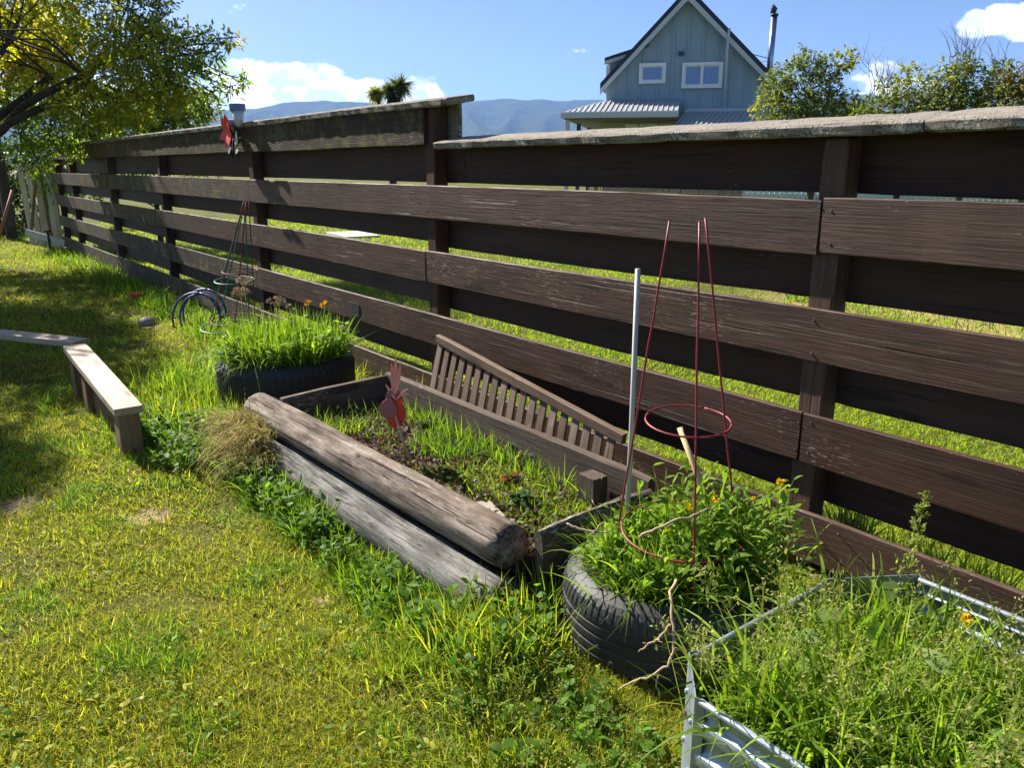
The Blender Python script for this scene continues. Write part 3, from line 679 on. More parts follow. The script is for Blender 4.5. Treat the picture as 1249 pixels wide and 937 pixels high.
def lawn_grass():
    f = FB(); x, y, r = polar(1150000, 1.35, 24, .75, .84)
    k = (y < 0) & ~blocked(x, y) & ~bare(x, y); x, y, r = x[k], y[k], r[k]; N = len(x)
    pa = vnoise(x, y, 2.2, 1.0) + .5 * vnoise(x, y, 7, 4.0); pb = vnoise(x, y, 3.4, 7.7) + .6 * vnoise(x, y, 11, 2.0)
    col = pick(G_LAWN, N); lush = pb + rng.normal(0, .18, N) > .30; col[lush] = pick(G_LUSH + G_LIME, lush.sum()) * np.array([1.15, 1.15, 1.1])
    dry = (pa > .28) & (rng.random(N) < .4); col[dry] = pick(G_DRY, dry.sum()) * .95
    d2 = rng.random(N) < .05; col[d2] = pick(G_DRY, d2.sum())
    L = rng.gamma(6, .0060, N) * (1 + .9 * np.clip(pb, 0, 1)) * (1 - .35 * (pa > .3)); wsc = (np.maximum(r, 2) / 2) ** .6
    keep = rng.random(N) < np.where(pa > .45, .6, 1.0)
    a = dirs(N, .78, .34)
    f.blades(np.stack([x, y, hgt(x, y) - .002], 1)[keep], a[keep], (L * (.85 + .15 * wsc))[keep], (rng.uniform(.0019, .0036, N) * wsc)[keep], rng.uniform(.05, .5, N)[keep], col[keep], 2)
    # flat broad leaves and clover among the grass
    n = 1500; x, y, r = polar(n, 1.4, 13, .8); k = (y < -.05) & ~blocked(x, y) & ~bare(x, y); cx_, cy_ = x[k], y[k]
    kk = (vnoise(cx_, cy_, 1.9, 9.0) > .06); cx_, cy_ = cx_[kk], cy_[kk]
    for i in range(len(cx_)):
        m = rng.integers(5, 15); s_ = rng.uniform(.03, .09); px = cx_[i] + rng.normal(0, s_, m); py = cy_[i] + rng.normal(0, s_, m); k = ~blocked(px, py); px, py = px[k], py[k]; m = len(px)
        if m: f.blades(np.stack([px, py, hgt(px, py) + rng.uniform(.008, .035, m)], 1), dirs(m, 1.25, .25), rng.uniform(.014, .038, m), rng.uniform(.008, .017, m), .25, pick(G_LUSH + G_LAWN[:2], m, .25), 3, 'leaf', rng.normal(0, .35, m))
    # pale dead leaf bits
    n = 420; x, y, r = polar(n, 1.4, 7, .6); k = (y < -.1) & ~blocked(x, y); n = k.sum()
    f.blades(np.stack([x[k], y[k], hgt(x[k], y[k]) + .02], 1), dirs(n, 1.4, .2), rng.uniform(.012, .035, n), rng.uniform(.006, .014, n), 0, pick([(.42, .36, .26), (.3, .22, .13), (.5, .45, .36)], n), 2, 'leaf')
    # taller tufts that the mower left
    for i in range(100):
        x, y, r = polar(1, 1.5, 11, .8)
        if y[0] < -.05 and not blocked(x, y)[0]: tuft(f, x[0], y[0], 0, 26, .05, .04, .085, .0032, G_LAWN + G_LUSH[:1], .5)
    return tag(f.build('lawn_grass', M['foliage']), 'sunlit yellow green mown lawn grass with clover and dry bits', 'grass', kind='stuff')
def tuft(f, x, y, z, n, rad, l0, l1, w, pal, tilt=.45, bend=(.15, .7), seg=4, az=None, sd=.8, jit=.18):
    px = x + rng.normal(0, rad, n); py = y + rng.normal(0, rad, n)
    out = np.arctan2(py - y, px - x); d = dirs(n, tilt, .25, out if az is None else az, .7 if az is None else sd)
    zz = z + (hgt(px, py) if abs(z) < 1e-6 else 0)
    f.blades(np.stack([px, py, np.broadcast_to(zz, (n,))], 1), d, rng.uniform(l0, l1, n), w * rng.uniform(.7, 1.3, n), rng.uniform(bend[0], bend[1], n), pick(pal, n, jit), seg)
def leafy(f, P, H, n_leaf, ll, lw, pal, az_out=None, lean=.25, stemc=(.12, .17, .03), sw=.004, tilt=1.0):
    # a stem with lance leaves up its height; P (N,3)
    N = len(P); d = dirs(N, lean, .15) if az_out is None else dirs(N, lean, .2, az_out, .6)
    Hh = H * rng.uniform(.7, 1.15, N); f.blades(P, d, Hh, sw, .12, np.array(stemc), 4, 'stem')
    for j in range(n_leaf):
        t = (j + rng.random(N)) / n_leaf * .95 + .05; p = P + d * (Hh * t)[:, None]; p[:, 2] -= .12 * Hh * t ** 2
        dd = dirs(N, tilt, .3) ; f.blades(p, dd, ll * rng.uniform(.6, 1.2, N) * (1.1 - .4 * t), lw * rng.uniform(.7, 1.2, N), rng.uniform(.1, .5, N), pick(pal, N, .2), 3, 'leaf', rng.normal(0, .4, N))
lawn_grass()

def tall_grass():
    f = FB(); R = random.uniform
    def strip(n, x0, x1, y0, y1, *a, **k):
        for i in range(n):
            x, y = R(x0, x1), R(y0, y1)
            if not blocked(np.array([x]), np.array([y]))[0]: tuft(f, x, y, 0, *a, **k)
    LU = G_LUSH + G_LIME[:2]; LI = G_LIME + G_LAWN[:2]
    strip(46, -3.6, -2.05, -1.48, -1.32, 26, .05, .06, .19, .0055, LU, .5)           # along the lower log
    strip(46, -4.3, -3.0, -1.46, -1.34, 26, .05, .10, .27, .0055, LU, .4)
    strip(30, -2.6, -1.95, -1.50, -1.22, 26, .05, .08, .24, .006, LU, .5)
    strip(34, -2.05, -1.70, -1.50, -1.02, 30, .05, .12, .34, .006, LI, .4)            # between log and tyre
    strip(12, -1.95, -1.82, -1.1, -.8, 26, .04, .15, .36, .006, LI, .3)
    strip(22, -2.0, -1.6, -1.66, -1.33, 30, .05, .08, .19, .0055, LI, .5)
    strip(26, -1.6, -1.10, -1.66, -1.42, 30, .05, .05, .13, .0055, LI, .55)
    strip(12, -1.95, -1.75, -1.4, -1.1, 26, .04, .10, .24, .0055, LI, .4)          # before the near tyre
    strip(34, -1.62, -.98, -1.75, -1.47, 30, .05, .06, .14, .005, LI + G_DRY[:1], .45)
    strip(10, -1.2, -1.09, -1.05, -.8, 24, .03, .15, .34, .006, LI, .3)
    strip(16, -1.45, -1.12, -.55, -.3, 24, .04, .15, .3, .006, LU, .3)
    strip(54, -4.95, -4.2, -1.62, -1.05, 26, .05, .08, .24, .006, LU, .45)            # left of the logs
    strip(44, -5.9, -4.7, -1.55, -1.0, 26, .06, .10, .33, .007, LI + G_LUSH[:2], .45)
    strip(30, -6.6, -5.4, -1.3, -.5, 28, .07, .15, .40, .008, LU, .4)
    strip(40, -7.8, -5.6, -.75, -.1, 28, .07, .15, .36, .008, G_LUSH + G_DRY[:1], .4)
    strip(110, -17.5, -7.5, -.55, -.03, 24, .10, .10, .30, .010, G_LUSH, .45)
    strip(40, -17.5, -12.5, -.9, -.1, 24, .12, .08, .22, .010, LI + G_DRY[:1], .5)
    strip(26, -6.8, -4.5, -2.02, -1.62, 22, .05, .08, .22, .006, LU, .5)              # along the plank edging
    strip(60, -4.5, -1.9, -.38, -.03, 24, .05, .12, .30, .005, LI + G_DRY[:2], .4)    # behind the bed
    strip(12, -4.55, -3.9, -.36, -.05, 26, .05, .2, .36, .005, [(.22, .22, .05)] + G_DRY, .4)
    strip(30, -6.2, -4.4, -.2, -.03, 22, .05, .15, .3, .005, LI, .4)
    strip(18, -1.6, -.9, .2, .35, 24, .05, .2, .42, .007, G_LUSH + G_LAWN, .35)        # beyond the fence by the post
    for i in range(5): tuft(f, -1.47 + R(-.07, .07), .21, .0, 60, .03, .35, .55, .007, [(.10, .13, .05), (.13, .15, .06), (.2, .19, .1)], .25, (.3, .9), az=-1.4, sd=.6)
    # broad leaves low along the bed and by the plank end
    for (n, x0, x1, y0, y1, h) in ((220, -4.85, -4.1, -1.72, -1.2, .16), (150, -4.3, -3.0, -1.48, -1.33, .17), (110, -3.6, -2.1, -1.5, -1.32, .12), (80, -2.1, -1.72, -1.5, -1.1, .18), (90, -5.4, -4.6, -1.75, -1.4, .12), (60, -1.7, -1.1, -1.6, -1.2, .1)):
        x = rng.uniform(x0, x1, n); y = rng.uniform(y0, y1, n); k = ~blocked(x, y); x, y = x[k], y[k]
        leafy(f, np.stack([x, y, hgt(x, y)], 1), h, 6, .055, .026, G_LEAF + G_LUSH[:1], lean=.35)
    # seed heads
    n = 150; x = rng.uniform(-1.75, -1.05, n); y = rng.uniform(-1.65, -1.25, n); k = ~blocked(x, y); x, y = x[k], y[k]; n = len(x)
    leafy(f, np.stack([x, y, hgt(x, y)], 1), .2, 8, .014, .006, [(.30, .30, .10), (.24, .26, .07)], lean=.3, sw=.0022)
    return tag(f.build('tall_grass', M['foliage']), 'uncut long grass and weeds along the fence, logs and tyres', 'long grass', kind='stuff')
tall_grass()
def dry_tuft():
    f = FB()
    for (x, y, z, n) in ((-4.2, -1.30, .20, 320), (-3.98, -1.32, .18, 340), (-4.08, -1.38, .10, 300), (-3.86, -1.36, .09, 300), (-4.36, -1.30, .16, 220)):
        tuft(f, x, y, z, n, .06, .16, .34, .0035, [(.50, .36, .15), (.42, .29, .11), (.58, .45, .2), (.3, .26, .07)], .6, (.55, 1.25), 5, az=-1.3, sd=.8)
        tuft(f, x, y, z, 60, .06, .12, .26, .0045, G_LIME, .5, (.3, .9), 4, az=-1.3, sd=.9)
    return tag(f.build('dry_grass_tuft', M['dry'], off=(-4.15, -1.3, .12)), 'straw coloured dry grass tuft drooping over the left end of the logs', 'dry grass')
dry_tuft()

# ---- what grows in the bed
def bed_cover():
    f = FB(); R = random.uniform
    n = 3600; x = rng.uniform(-4.08, -2.05, n); y = rng.uniform(-1.06, -.46, n); z = .175 + rng.uniform(0, .03, n)
    f.blades(np.stack([x, y, z], 1), dirs(n, 1.2, .4), rng.uniform(.012, .038, n), rng.uniform(.010, .022, n), 0, pick([(.13, .08, .06), (.09, .055, .045), (.22, .17, .14), (.30, .25, .22), (.16, .07, .05)], n, .25), 2, 'leaf', rng.normal(0, .8, n))
    return tag(f.build('bark_mulch', M['dry'], off=(-3, -.8, .17)), 'brown and grey bark mulch covering the garden bed soil', 'mulch', kind='stuff')
bed_cover()
def bed_weeds():
    f = FB(); R = random.uniform
    for i in range(80): tuft(f, R(-2.95, -2.08), R(-.85, -.47), SZ, 26, .04, .04, .13, .0045, G_LIME + G_LUSH[:1] + G_LAWN[:2], .5)
    for i in range(50): tuft(f, R(-3.2, -2.08), R(-1.0, -.6), SZ, 20, .04, .02, .07, .004, G_LIME + G_LAWN, .7)
    for i in range(34): tuft(f, R(-3.9, -2.15), R(-.52, -.46), SZ, 22, .03, .10, .27, .005, G_LIME + G_LUSH[:2], .4)
    for i in range(24): tuft(f, R(-4.05, -3.3), R(-.9, -.5), SZ, 18, .03, .06, .16, .0045, G_LUSH + G_LIME, .45)
    for i in range(16): tuft(f, R(-4.1, -3.7), R(-1.05, -.8), SZ, 22, .04, .08, .2, .0045, G_LIME, .45)
    for i in range(18): tuft(f, R(-3.35, -3.05), R(-.72, -.52), SZ, 24, .04, .08, .22, .005, G_LUSH, .4)
    n = 260; x = rng.uniform(-3.0, -2.1, n); y = rng.uniform(-1.0, -.55, n)
    leafy(f, np.stack([x, y, np.full(n, SZ)], 1), .035, 5, .03, .02, G_LEAF + G_LIME, lean=.5, tilt=1.2)
    return tag(f.build('bed_weeds', M['foliage'], off=(-2.6, -.7, SZ)), 'bright green grass and low weeds growing through the garden bed', 'weeds', kind='stuff')
bed_weeds()
def rosette(name, label, cat, p, n, ll, lw, pal, group=None, stem=.05, up=.6):
    f = FB(); P = np.repeat(np.array([p]), n, 0); d = dirs(n, up, .3); s_ = stem * rng.uniform(.6, 1.3, n)
    f.blades(P, d, s_, .003, .1, np.array((.12, .15, .04)), 2, 'stem'); tip = P + d * s_[:, None]; tip[:, 2] -= .1 * s_
    for k in range(3):
        a = rng.uniform(0, 6.28, n); dd = np.stack([np.cos(a), np.sin(a), rng.uniform(.0, .5, n)], 1)
        f.blades(tip, dd, ll * rng.uniform(.7, 1.2, n), lw * rng.uniform(.8, 1.2, n), .2, pick(pal, n, .2), 3, 'leaf', rng.normal(0, .25, n))
    return tag(f.build(name, M['foliage'], off=p), label, cat, group)
GS = [(.055, .11, .04), (.075, .14, .05)]; RD = [(.36, .05, .02), (.26, .06, .03)]
for (u, v, lab, n, pal) in ((520, 525, 'dark leafy strawberry plant in the mulch right of the bird ornament', 26, [(.035, .08, .02), (.05, .10, .025)]), (638, 618, 'grey green strawberry plant by the right end of the upper log', 22, GS), (548, 586, 'low strawberry plant with orange red leaves in the middle of the bed', 18, GS[:1] + RD + G_LEAF), (622, 592, 'small strawberry plant with bright red leaves near the flat stone', 14, RD + GS[:1])):
    p = onz(u, v, SZ + .01); rosette('strawberry_plant', lab, 'plant', tuple(p), n, .036, .028, pal, 'strawberry plants in the bed', .055)

# ---- near tyre
def near_weeds():
    f = FB(); c = np.array(NT0); n = 520
    r = .215 * np.sqrt(rng.random(n)); a = rng.uniform(0, 2 * PI, n); P = np.stack([c[0] + r * np.cos(a), c[1] + r * np.sin(a), np.full(n, NZ - .02)], 1)
    P[:, 0] += .03; lift = .17 + .16 * np.exp(-((P[:, 0] + 1.40) ** 2 + (P[:, 1] + .62) ** 2) / .04)
    for i in range(n):
        pass
    leafy(f, P[:300], .20, 8, .085, .016, [(.17, .29, .03), (.21, .33, .036), (.26, .37, .05), (.13, .24, .025)], az_out=a[:300], lean=.28, tilt=.7)
    Q2 = P[380:].copy(); Q2[:, 0] = -1.47 + rng.normal(0, .11, len(Q2)); Q2[:, 1] = -.66 + rng.normal(0, .10, len(Q2)); leafy(f, Q2, .36, 12, .085, .016, [(.17, .29, .03), (.21, .33, .036), (.24, .34, .045)], lean=.25, tilt=.8)
    for i in range(170):
        rr = .23 * math.sqrt(random.random()); aa = random.uniform(0, 6.28); tuft(f, c[0] + rr * math.cos(aa), c[1] + rr * math.sin(aa), NZ - .02, 14, .03, .16, .36, .0075, G_LIME + G_LUSH[:1], .42, (.3, .9), 5)
    # long arching blades
    for (x, y, az, L, tl, b, w) in ((-1.45, -.62, .3, .62, .35, .62, .017), (-1.50, -.7, 2.6, .50, .2, .4, .016), (-1.42, -.60, .2, .55, .5, .65, .014), (-1.52, -.66, 1.2, .50, .1, .35, .016), (-1.45, -.72, -.3, .48, .55, .7, .014), (-1.6, -.68, 2.9, .42, .4, .6, .013), (-1.66, -.8, 3.4, .36, .6, .7, .012), (-1.42, -.7, .6, .5, .65, .75, .013), (-1.5, -.6, 1.9, .44, .2, .5, .014)):
        d = np.array([[math.sin(tl) * math.cos(az), math.sin(tl) * math.sin(az), math.cos(tl)]]); f.blades(np.array([[x, y, NZ + .05]]), d, L, w, b, np.array(G_LIME[random.randrange(3)]) * .9, 10, roll=np.array([.2]))
    n = 60; a = rng.uniform(0, 6.28, n); r = rng.uniform(.03, .2, n); P = np.stack([c[0] + .04 + r * np.cos(a), c[1] + r * np.sin(a), np.full(n, NZ)], 1)
    f.blades(P, dirs(n, .45, .2, 0, 2.2), rng.uniform(.28, .46, n), rng.uniform(.010, .015, n), rng.uniform(.3, .75, n), pick([(.27, .37, .06), (.33, .41, .09), (.22, .33, .045)], n), 9, roll=rng.normal(0, .35, n))
    # sprawling sow thistle leaves on the left rim
    n = 26; a = rng.normal(3.6, .45, n); P = np.stack([c[0] + .16 * np.cos(a), c[1] + .16 * np.sin(a), np.full(n, NZ + .06)], 1); f.blades(P, np.stack([np.cos(a), np.sin(a), rng.uniform(.1, .8, n)], 1), rng.uniform(.10, .2, n), .034, .4, pick(G_LEAF + G_LIME, n), 5, 'leaf', rng.normal(0, .3, n))
    n = 160; a = rng.normal(2.7, .5, n); r = rng.uniform(.12, .26, n); P = np.stack([c[0] + r * np.cos(a), c[1] + r * np.sin(a), np.full(n, NZ)], 1); f.blades(P, dirs(n, .6, .4), rng.uniform(.06, .16, n), .003, .4, pick([(.42, .36, .25), (.33, .28, .18)], n), 3, 'stem')
    return tag(f.build('tyre_weeds', M['foliage'], off=tuple(NT0)), 'dense lance leaved weeds and grass filling the near tyre', 'weeds', kind='stuff')
near_weeds()
def far_weeds():
    f = FB(); c = np.array(FT0); n = 300; r = .38 * np.sqrt(rng.random(n)); a = rng.uniform(0, 2 * PI, n)
    P = np.stack([c[0] + r * np.cos(a), c[1] + r * np.sin(a), np.full(n, FZ - .02)], 1)
    leafy(f, P[:200], .24, 8, .075, .030, [(.19, .32, .04), (.24, .36, .045), (.14, .25, .03), (.28, .38, .06)], az_out=a[:200], lean=.4, tilt=.9)
    for i in range(100):
        rr = .34 * math.sqrt(random.random()); aa = random.uniform(0, 6.28); tuft(f, c[0] + rr * math.cos(aa) + .03, c[1] + rr * math.sin(aa), FZ - .02, 26, .04, .2, .44, .007, G_LIME + G_LUSH[:2], .3, (.1, .6), 5)
    for i in range(16):
        aa = random.uniform(2.6, 5.2); tuft(f, c[0] + .33 * math.cos(aa), c[1] + .33 * math.sin(aa), FZ - .01, 14, .03, .2, .42, .008, G_LIME, .8, (.3, .9), 5, az=aa, sd=.4)
    n = 60; a = rng.uniform(3.0, 5.4, n); r = rng.uniform(.26, .40, n); P = np.stack([c[0] + r * np.cos(a), c[1] + r * np.sin(a), np.full(n, FZ + .03)], 1); f.blades(P, dirs(n, 1.0, .3, 4.2, .9), rng.uniform(.07, .14, n), rng.uniform(.05, .08, n), .3, pick([(.10, .15, .08), (.09, .17, .03), (.14, .19, .10)], n), 4, 'leaf', rng.normal(0, .4, n))
    return tag(f.build('tyre_herbs', M['foliage'], off=tuple(FT0)), 'leafy herbs and grass spilling over the rim of the far tyre', 'herbs', kind='stuff')
far_weeds()

# ---- steel bed
def steel_weeds():
    f = FB(); n = 150
    for i in range(360):
        x, y = random.uniform(xa + .07, xb - .1), random.uniform(ya + .06, yb - .12)
        if x < -.62 and y > yb - .30 and random.random() < .8: continue
        if x < xa + .14 and random.random() < .6: continue
        tuft(f, x, y, .33, 20, .04, .14, .40, .009, G_LIME + G_LIME + G_LUSH[:2], .5, (.2, .9), 6)
    for i in range(70):
        x, y = random.uniform(xa + .06, xb - .1), random.uniform(ya + .06, yb - .14)
        tuft(f, x, y, .33, 4, .03, .28, .44, .011, G_LIME, .4, (.3, .8), 8)
    n = 240; x = rng.uniform(xa + .1, xb - .1, n); y = rng.uniform(ya + .06, yb - .2, n)
    f.blades(np.stack([x, y, np.full(n, .33)], 1), dirs(n, .5, .2), rng.uniform(.26, .44, n), rng.uniform(.009, .014, n), rng.uniform(.35, .8, n), pick([(.27, .37, .06), (.33, .41, .09), (.24, .35, .05)], n), 9, roll=rng.normal(0, .35, n))
    # seeding stems with many small yellow green flakes
    n = 190; x = rng.uniform(xa + .03, xb - .1, n); y = rng.uniform(ya + .02, yb - .16, n); y = np.where((x < -.7) & (y > -.85), y - .45, y); P = np.stack([x, y, np.full(n, .33)], 1); d = dirs(n, .3, .2); H = rng.uniform(.20, .36, n)
    f.blades(P, d, H, .0026, .1, np.array((.22, .25, .07)), 4, 'stem')
    SP = [(.36, .36, .11), (.30, .33, .08), (.42, .38, .16), (.24, .30, .06)]
    for j in range(12):
        t = .62 + .42 * rng.random(n); p = P + d * (H * t)[:, None]; p[:, 2] -= .1 * H * t ** 2
        br = dirs(n, 1.0, .45); bl = rng.uniform(.015, .055, n) * (1.25 - t)*2; f.blades(p, br, bl, .0016, .1, np.array((.26, .28, .08)), 1, 'stem'); q_ = p + br * bl[:, None]
        for m in range(3): f.blades(q_ + rng.normal(0, .004, (n, 3)), sphere(n), rng.uniform(.009, .016, n), rng.uniform(.003, .006, n), 0, pick(SP, n), 2, 'leaf')
    n = 46; x = rng.uniform(xa + .1, xb - .2, n); y = rng.uniform(ya + .2, yb - .2, n); f.blades(np.stack([x, y, rng.uniform(.36, .5, n)], 1), dirs(n, 1.0, .3), rng.uniform(.06, .11, n), rng.uniform(.04, .065, n), .3, pick([(.2, .3, .07), (.25, .34, .1), (.16, .25, .05)], n), 4, 'leaf')
    return tag(f.build('seeding_weeds', M['foliage'], off=(-.5, -.9, .3)), 'pale seeding grass and weeds overgrowing the steel bed', 'weeds', kind='stuff')
steel_weeds()
def spire(label, base, H):
    f = FB(); b = np.array([base]); f.blades(b, np.array([[.05, .02, 1.0]]), H, .004, .03, np.array((.2, .24, .06)), 8, 'stem', roll=np.array([0.])); f.blades(b, np.array([[.05, .02, 1.0]]), H, .004, .03, np.array((.2, .24, .06)), 8, 'stem', roll=np.array([1.57]))
    n = 70; t = .25 + .75 * rng.random(n); p = b + np.array([[.05, .02, 1.0]]) * (H * t)[:, None]; a = rng.uniform(0, 6.28, n); br = np.stack([np.cos(a), np.sin(a), np.full(n, .5)], 1)
    bl = rng.uniform(.01, .05, n) * (1.3 - t); f.blades(p, br, bl, .0018, .1, np.array((.26, .28, .08)), 1, 'stem')
    q_ = p + br / np.linalg.norm(br, axis=1, keepdims=True) * bl[:, None]
    for k in range(5): f.blades(q_, sphere(n) + np.array([0, 0, .4]), .015, .006, 0, pick([(.30, .33, .08), (.24, .30, .06)], n), 2, 'leaf')
    return tag(f.build('weed_spire', M['foliage'], off=tuple(base)), label, 'weed')
spire('tall thin seeding weed rising in front of the fence from the steel bed', (-.86, -.72, .3), .46)

# ---- dandelions and other flowers
def dandelion(label, p, r, base, nrm, name='dandelion', pal=((.88, .62, .01), (.9, .68, .02), (.85, .54, .01)), cat='flower', group='yellow dandelion flowers'):
    p = Vector(p); base = Vector(base); root = thing(name, base, label, cat, group)
    s_ = MB(); mid = (p + base) / 2 + Vector((random.uniform(-.02, .02), random.uniform(-.02, .02), .01)); s_.tube([base, mid, p - Vector(nrm).normalized() * .006], .0022, 6); s_.build('stem', plain('flower_stem', lin(110, 130, 60), .6), root, smooth=True)
    f = FB(); nr = np.array(Vector(nrm).normalized()); n = 46; d = sphere(n); d -= (d @ nr)[:, None] * nr; d /= np.linalg.norm(d, axis=1, keepdims=True); k = rng.uniform(.1, 1.1, n)[:, None]; d = d + nr * k
    f.blades(np.repeat(np.array([p]), n, 0), d, r * rng.uniform(.75, 1.1, n), r * .3, .05, pick(list(pal), n, .1), 2, 'leaf'); f.build('flower_head', M['foliage'], root, off=tuple(p))
    return root
dn = Vector((.25, -.6, .75))
for (u, v, d, lab, r, dz) in ((839, 620, 2.50, 'yellow dandelion left of centre inside the red wire cage', .021, .16), (872, 611, 2.55, 'yellow dandelion inside the cage, right of another flower head', .020, .16), (928, 679, 2.46, 'yellow dandelion low on the right edge of the near tyre', .020, .12), (953, 588, 2.62, 'yellow dandelion standing highest among the leaves right of the cage', .019, .25), (919, 609, 2.6, 'half closed small orange dandelion between cage leg and fence post', .012, .2), (1177, 756, 1.93, 'large orange yellow dandelion over the weeds of the steel bed', .021, .2)):
    p = at(u, v, d); dandelion(lab, p, r, p - Vector((random.uniform(-.03, .03), random.uniform(-.02, .03), dz)), dn if v != 588 else Vector((.2, -.9, .3)))
for (u, v, lab) in ((376, 371, 'orange marigold on top of the far tyre herbs, left of another'), (396, 372, 'orange marigold on top of the far tyre herbs, nearest the mesh plate')):
    p = at(u, v, 5.35); dandelion(lab, p, .035, p - Vector((0, 0, .2)), (.2, -.5, .8), 'marigold', ((.55, .28, .01), (.62, .33, .02)), 'flower', 'orange flowers in the far tyre')
for (u, v, lab) in ((352, 374, 'pale pink chive flower above the herbs, higher of the pair'), (357, 379, 'pale pink chive flower above the herbs, lower of the pair')):
    p = at(u, v, 5.3); dandelion(lab, p, .026, p - Vector((.02, 0, .22)), (0, -.3, .9), 'chive_flower', ((.42, .30, .36), (.5, .38, .42)), 'flower', 'pink chive flowers in the far tyre')
p = at(403, 634, 3.75); dandelion('small round white clover flower by the lower log', p, .02, (p.x, p.y, 0), (0, -.3, 1), 'clover_flower', ((.6, .6, .5), (.7, .68, .6)), 'flower', None)
def dead_umbel(label, u, v, d, h):
    p = at(u, v, d); base = p - Vector((-.06, .02, h)); f = FB(); root = thing('dead_seedhead', base, label, 'dried flower', 'dried seedheads by the far tyre')
    s_ = MB(); s_.tube([base, (p + base) / 2 + Vector((.02, 0, 0)), p], [.005, .004, .003], 6); s_.build('stem', plain('dry_stem', lin(150, 120, 86), .8, .1), root, smooth=True)
    n = 40; dd = dirs(n, .75, .3); f.blades(np.repeat(np.array([p]), n, 0), dd, .07, .003, -.1, pick([(.36, .26, .17)], n), 2, 'stem'); tp = np.array(p) + dd * .07
    for k in range(3): f.blades(tp, sphere(n), .016, .008, 0, pick([(.42, .31, .22), (.3, .2, .14)], n), 2, 'leaf')
    f.build('seedhead', M['dry'], root, off=tuple(p)); return root
dead_umbel('brown dried seedhead on a tall stem, higher one left of the far tyre herbs', 298, 349, 5.6, .55); dead_umbel('brown dried seedhead below a taller one, left of the far tyre herbs', 294, 362, 5.7, .45); dead_umbel('small brown dried seedhead over the middle of the far tyre herbs', 337, 374, 5.3, .25)

# ---- dead twigs over the near tyre
def twig(label, paths, r, name='dead_twig'):
    m = MB()
    for pts, rr in paths:
        P = [at(*p) for p in pts]; Q_ = []
        for i in range(len(P) - 1):
            for k in range(4): Q_.append(P[i].lerp(P[i + 1], k / 4) + Vector((random.uniform(-1, 1), random.uniform(-1, 1), random.uniform(-1, 1))) * .003)
        Q_.append(P[-1]); m.tube(Q_, list(np.linspace(rr, rr * .45, len(Q_))), 7)
    return tag(m.build(name, plain('pale_dry_wood', lin(176, 150, 122), .8, .15, 0, .3, .5, 60), smooth=True, off=at(*paths[0][0][0])), label, 'twig')
twig('forked pale dead twig hanging down over the side of the near tyre', [([(825, 708, 2.30), (818, 722, 2.24), (820, 755, 2.20), (823, 790, 2.17), (815, 812, 2.16), (795, 826, 2.16), (770, 832, 2.18), (754, 842, 2.2)], .0052), ([(819, 762, 2.20), (805, 778, 2.17), (786, 790, 2.17), (779, 796, 2.17)], .004), ([(803, 822, 2.16), (801, 838, 2.15), (805, 852, 2.15)], .0028), ([(800, 780, 2.17), (808, 784, 2.15)], .002), ([(790, 787, 2.17), (784, 784, 2.16)], .002)], .005)
twig('pale dead branch lying across the leaves inside the red cage', [([(780, 655, 2.38), (800, 645, 2.36), (830, 634, 2.38), (852, 627, 2.42), (872, 618, 2.48)], .005), ([(853, 627, 2.42), (846, 636, 2.4)], .0026)], .005)
twig('thin pinkish dead twig on the back left rim of the near tyre', [([(692, 639, 2.62), (705, 646, 2.6), (728, 650, 2.58), (748, 648, 2.58)], .0045), ([(725, 650, 2.58), (738, 634, 2.6), (722, 610, 2.62)], .0032), ([(728, 649, 2.58), (716, 655, 2.57)], .003)], .004)
# ------------------------------------------------------------------ beyond the fence: lawn, fences, clumps
def neighbour_grass():
    f = FB(); x, y, r = polar(420000, 2.6, 26, .9); k = (y > .18) & (y < 12); x, y, r = x[k], y[k], r[k]; N = len(x)
    dry = (y > 4.8) & (y < 7) & (x > -7) & (vnoise(x, y, 1.4, 5.0) > -.12); keep = ~dry | (rng.random(N) < .18)
    col = pick(G_LAWN + G_LIME, N); w = .004 * (np.maximum(r, 3) / 3) ** .7; col = col * np.array([1.0, 1.12, .9])
    f.blades(np.stack([x, y, hgt(x, y) - .002], 1)[keep], dirs(N, .7, .3)[keep], rng.uniform(.03, .07, N)[keep] * (1 + r[keep] / 25), (w * rng.uniform(.7, 1.2, N))[keep], .3, col[keep], 2)
    for i in range(60): tuft(f, random.uniform(-6.5, -2.5), random.uniform(4.8, 7), 0, 40, .14, .08, .22, .012, G_LIME + G_LUSH, .6)
    return tag(f.build('neighbour_grass', M['foliage']), 'bright green grass of the neighbouring lawn seen through the fence', 'grass', kind='stuff')
neighbour_grass()
c = onz(430, 288); slab = beam('concrete_slab', (c.x - .75, c.y + .1, .03), (c.x + .75, c.y - .1, .03), .8, .06, plain('pale_concrete', lin(190, 184, 172), .9, .2, 0, .2, .4), None, seg=4)
tag(slab, 'pale concrete slab on the neighbouring lawn seen through the fence gap', 'slab')
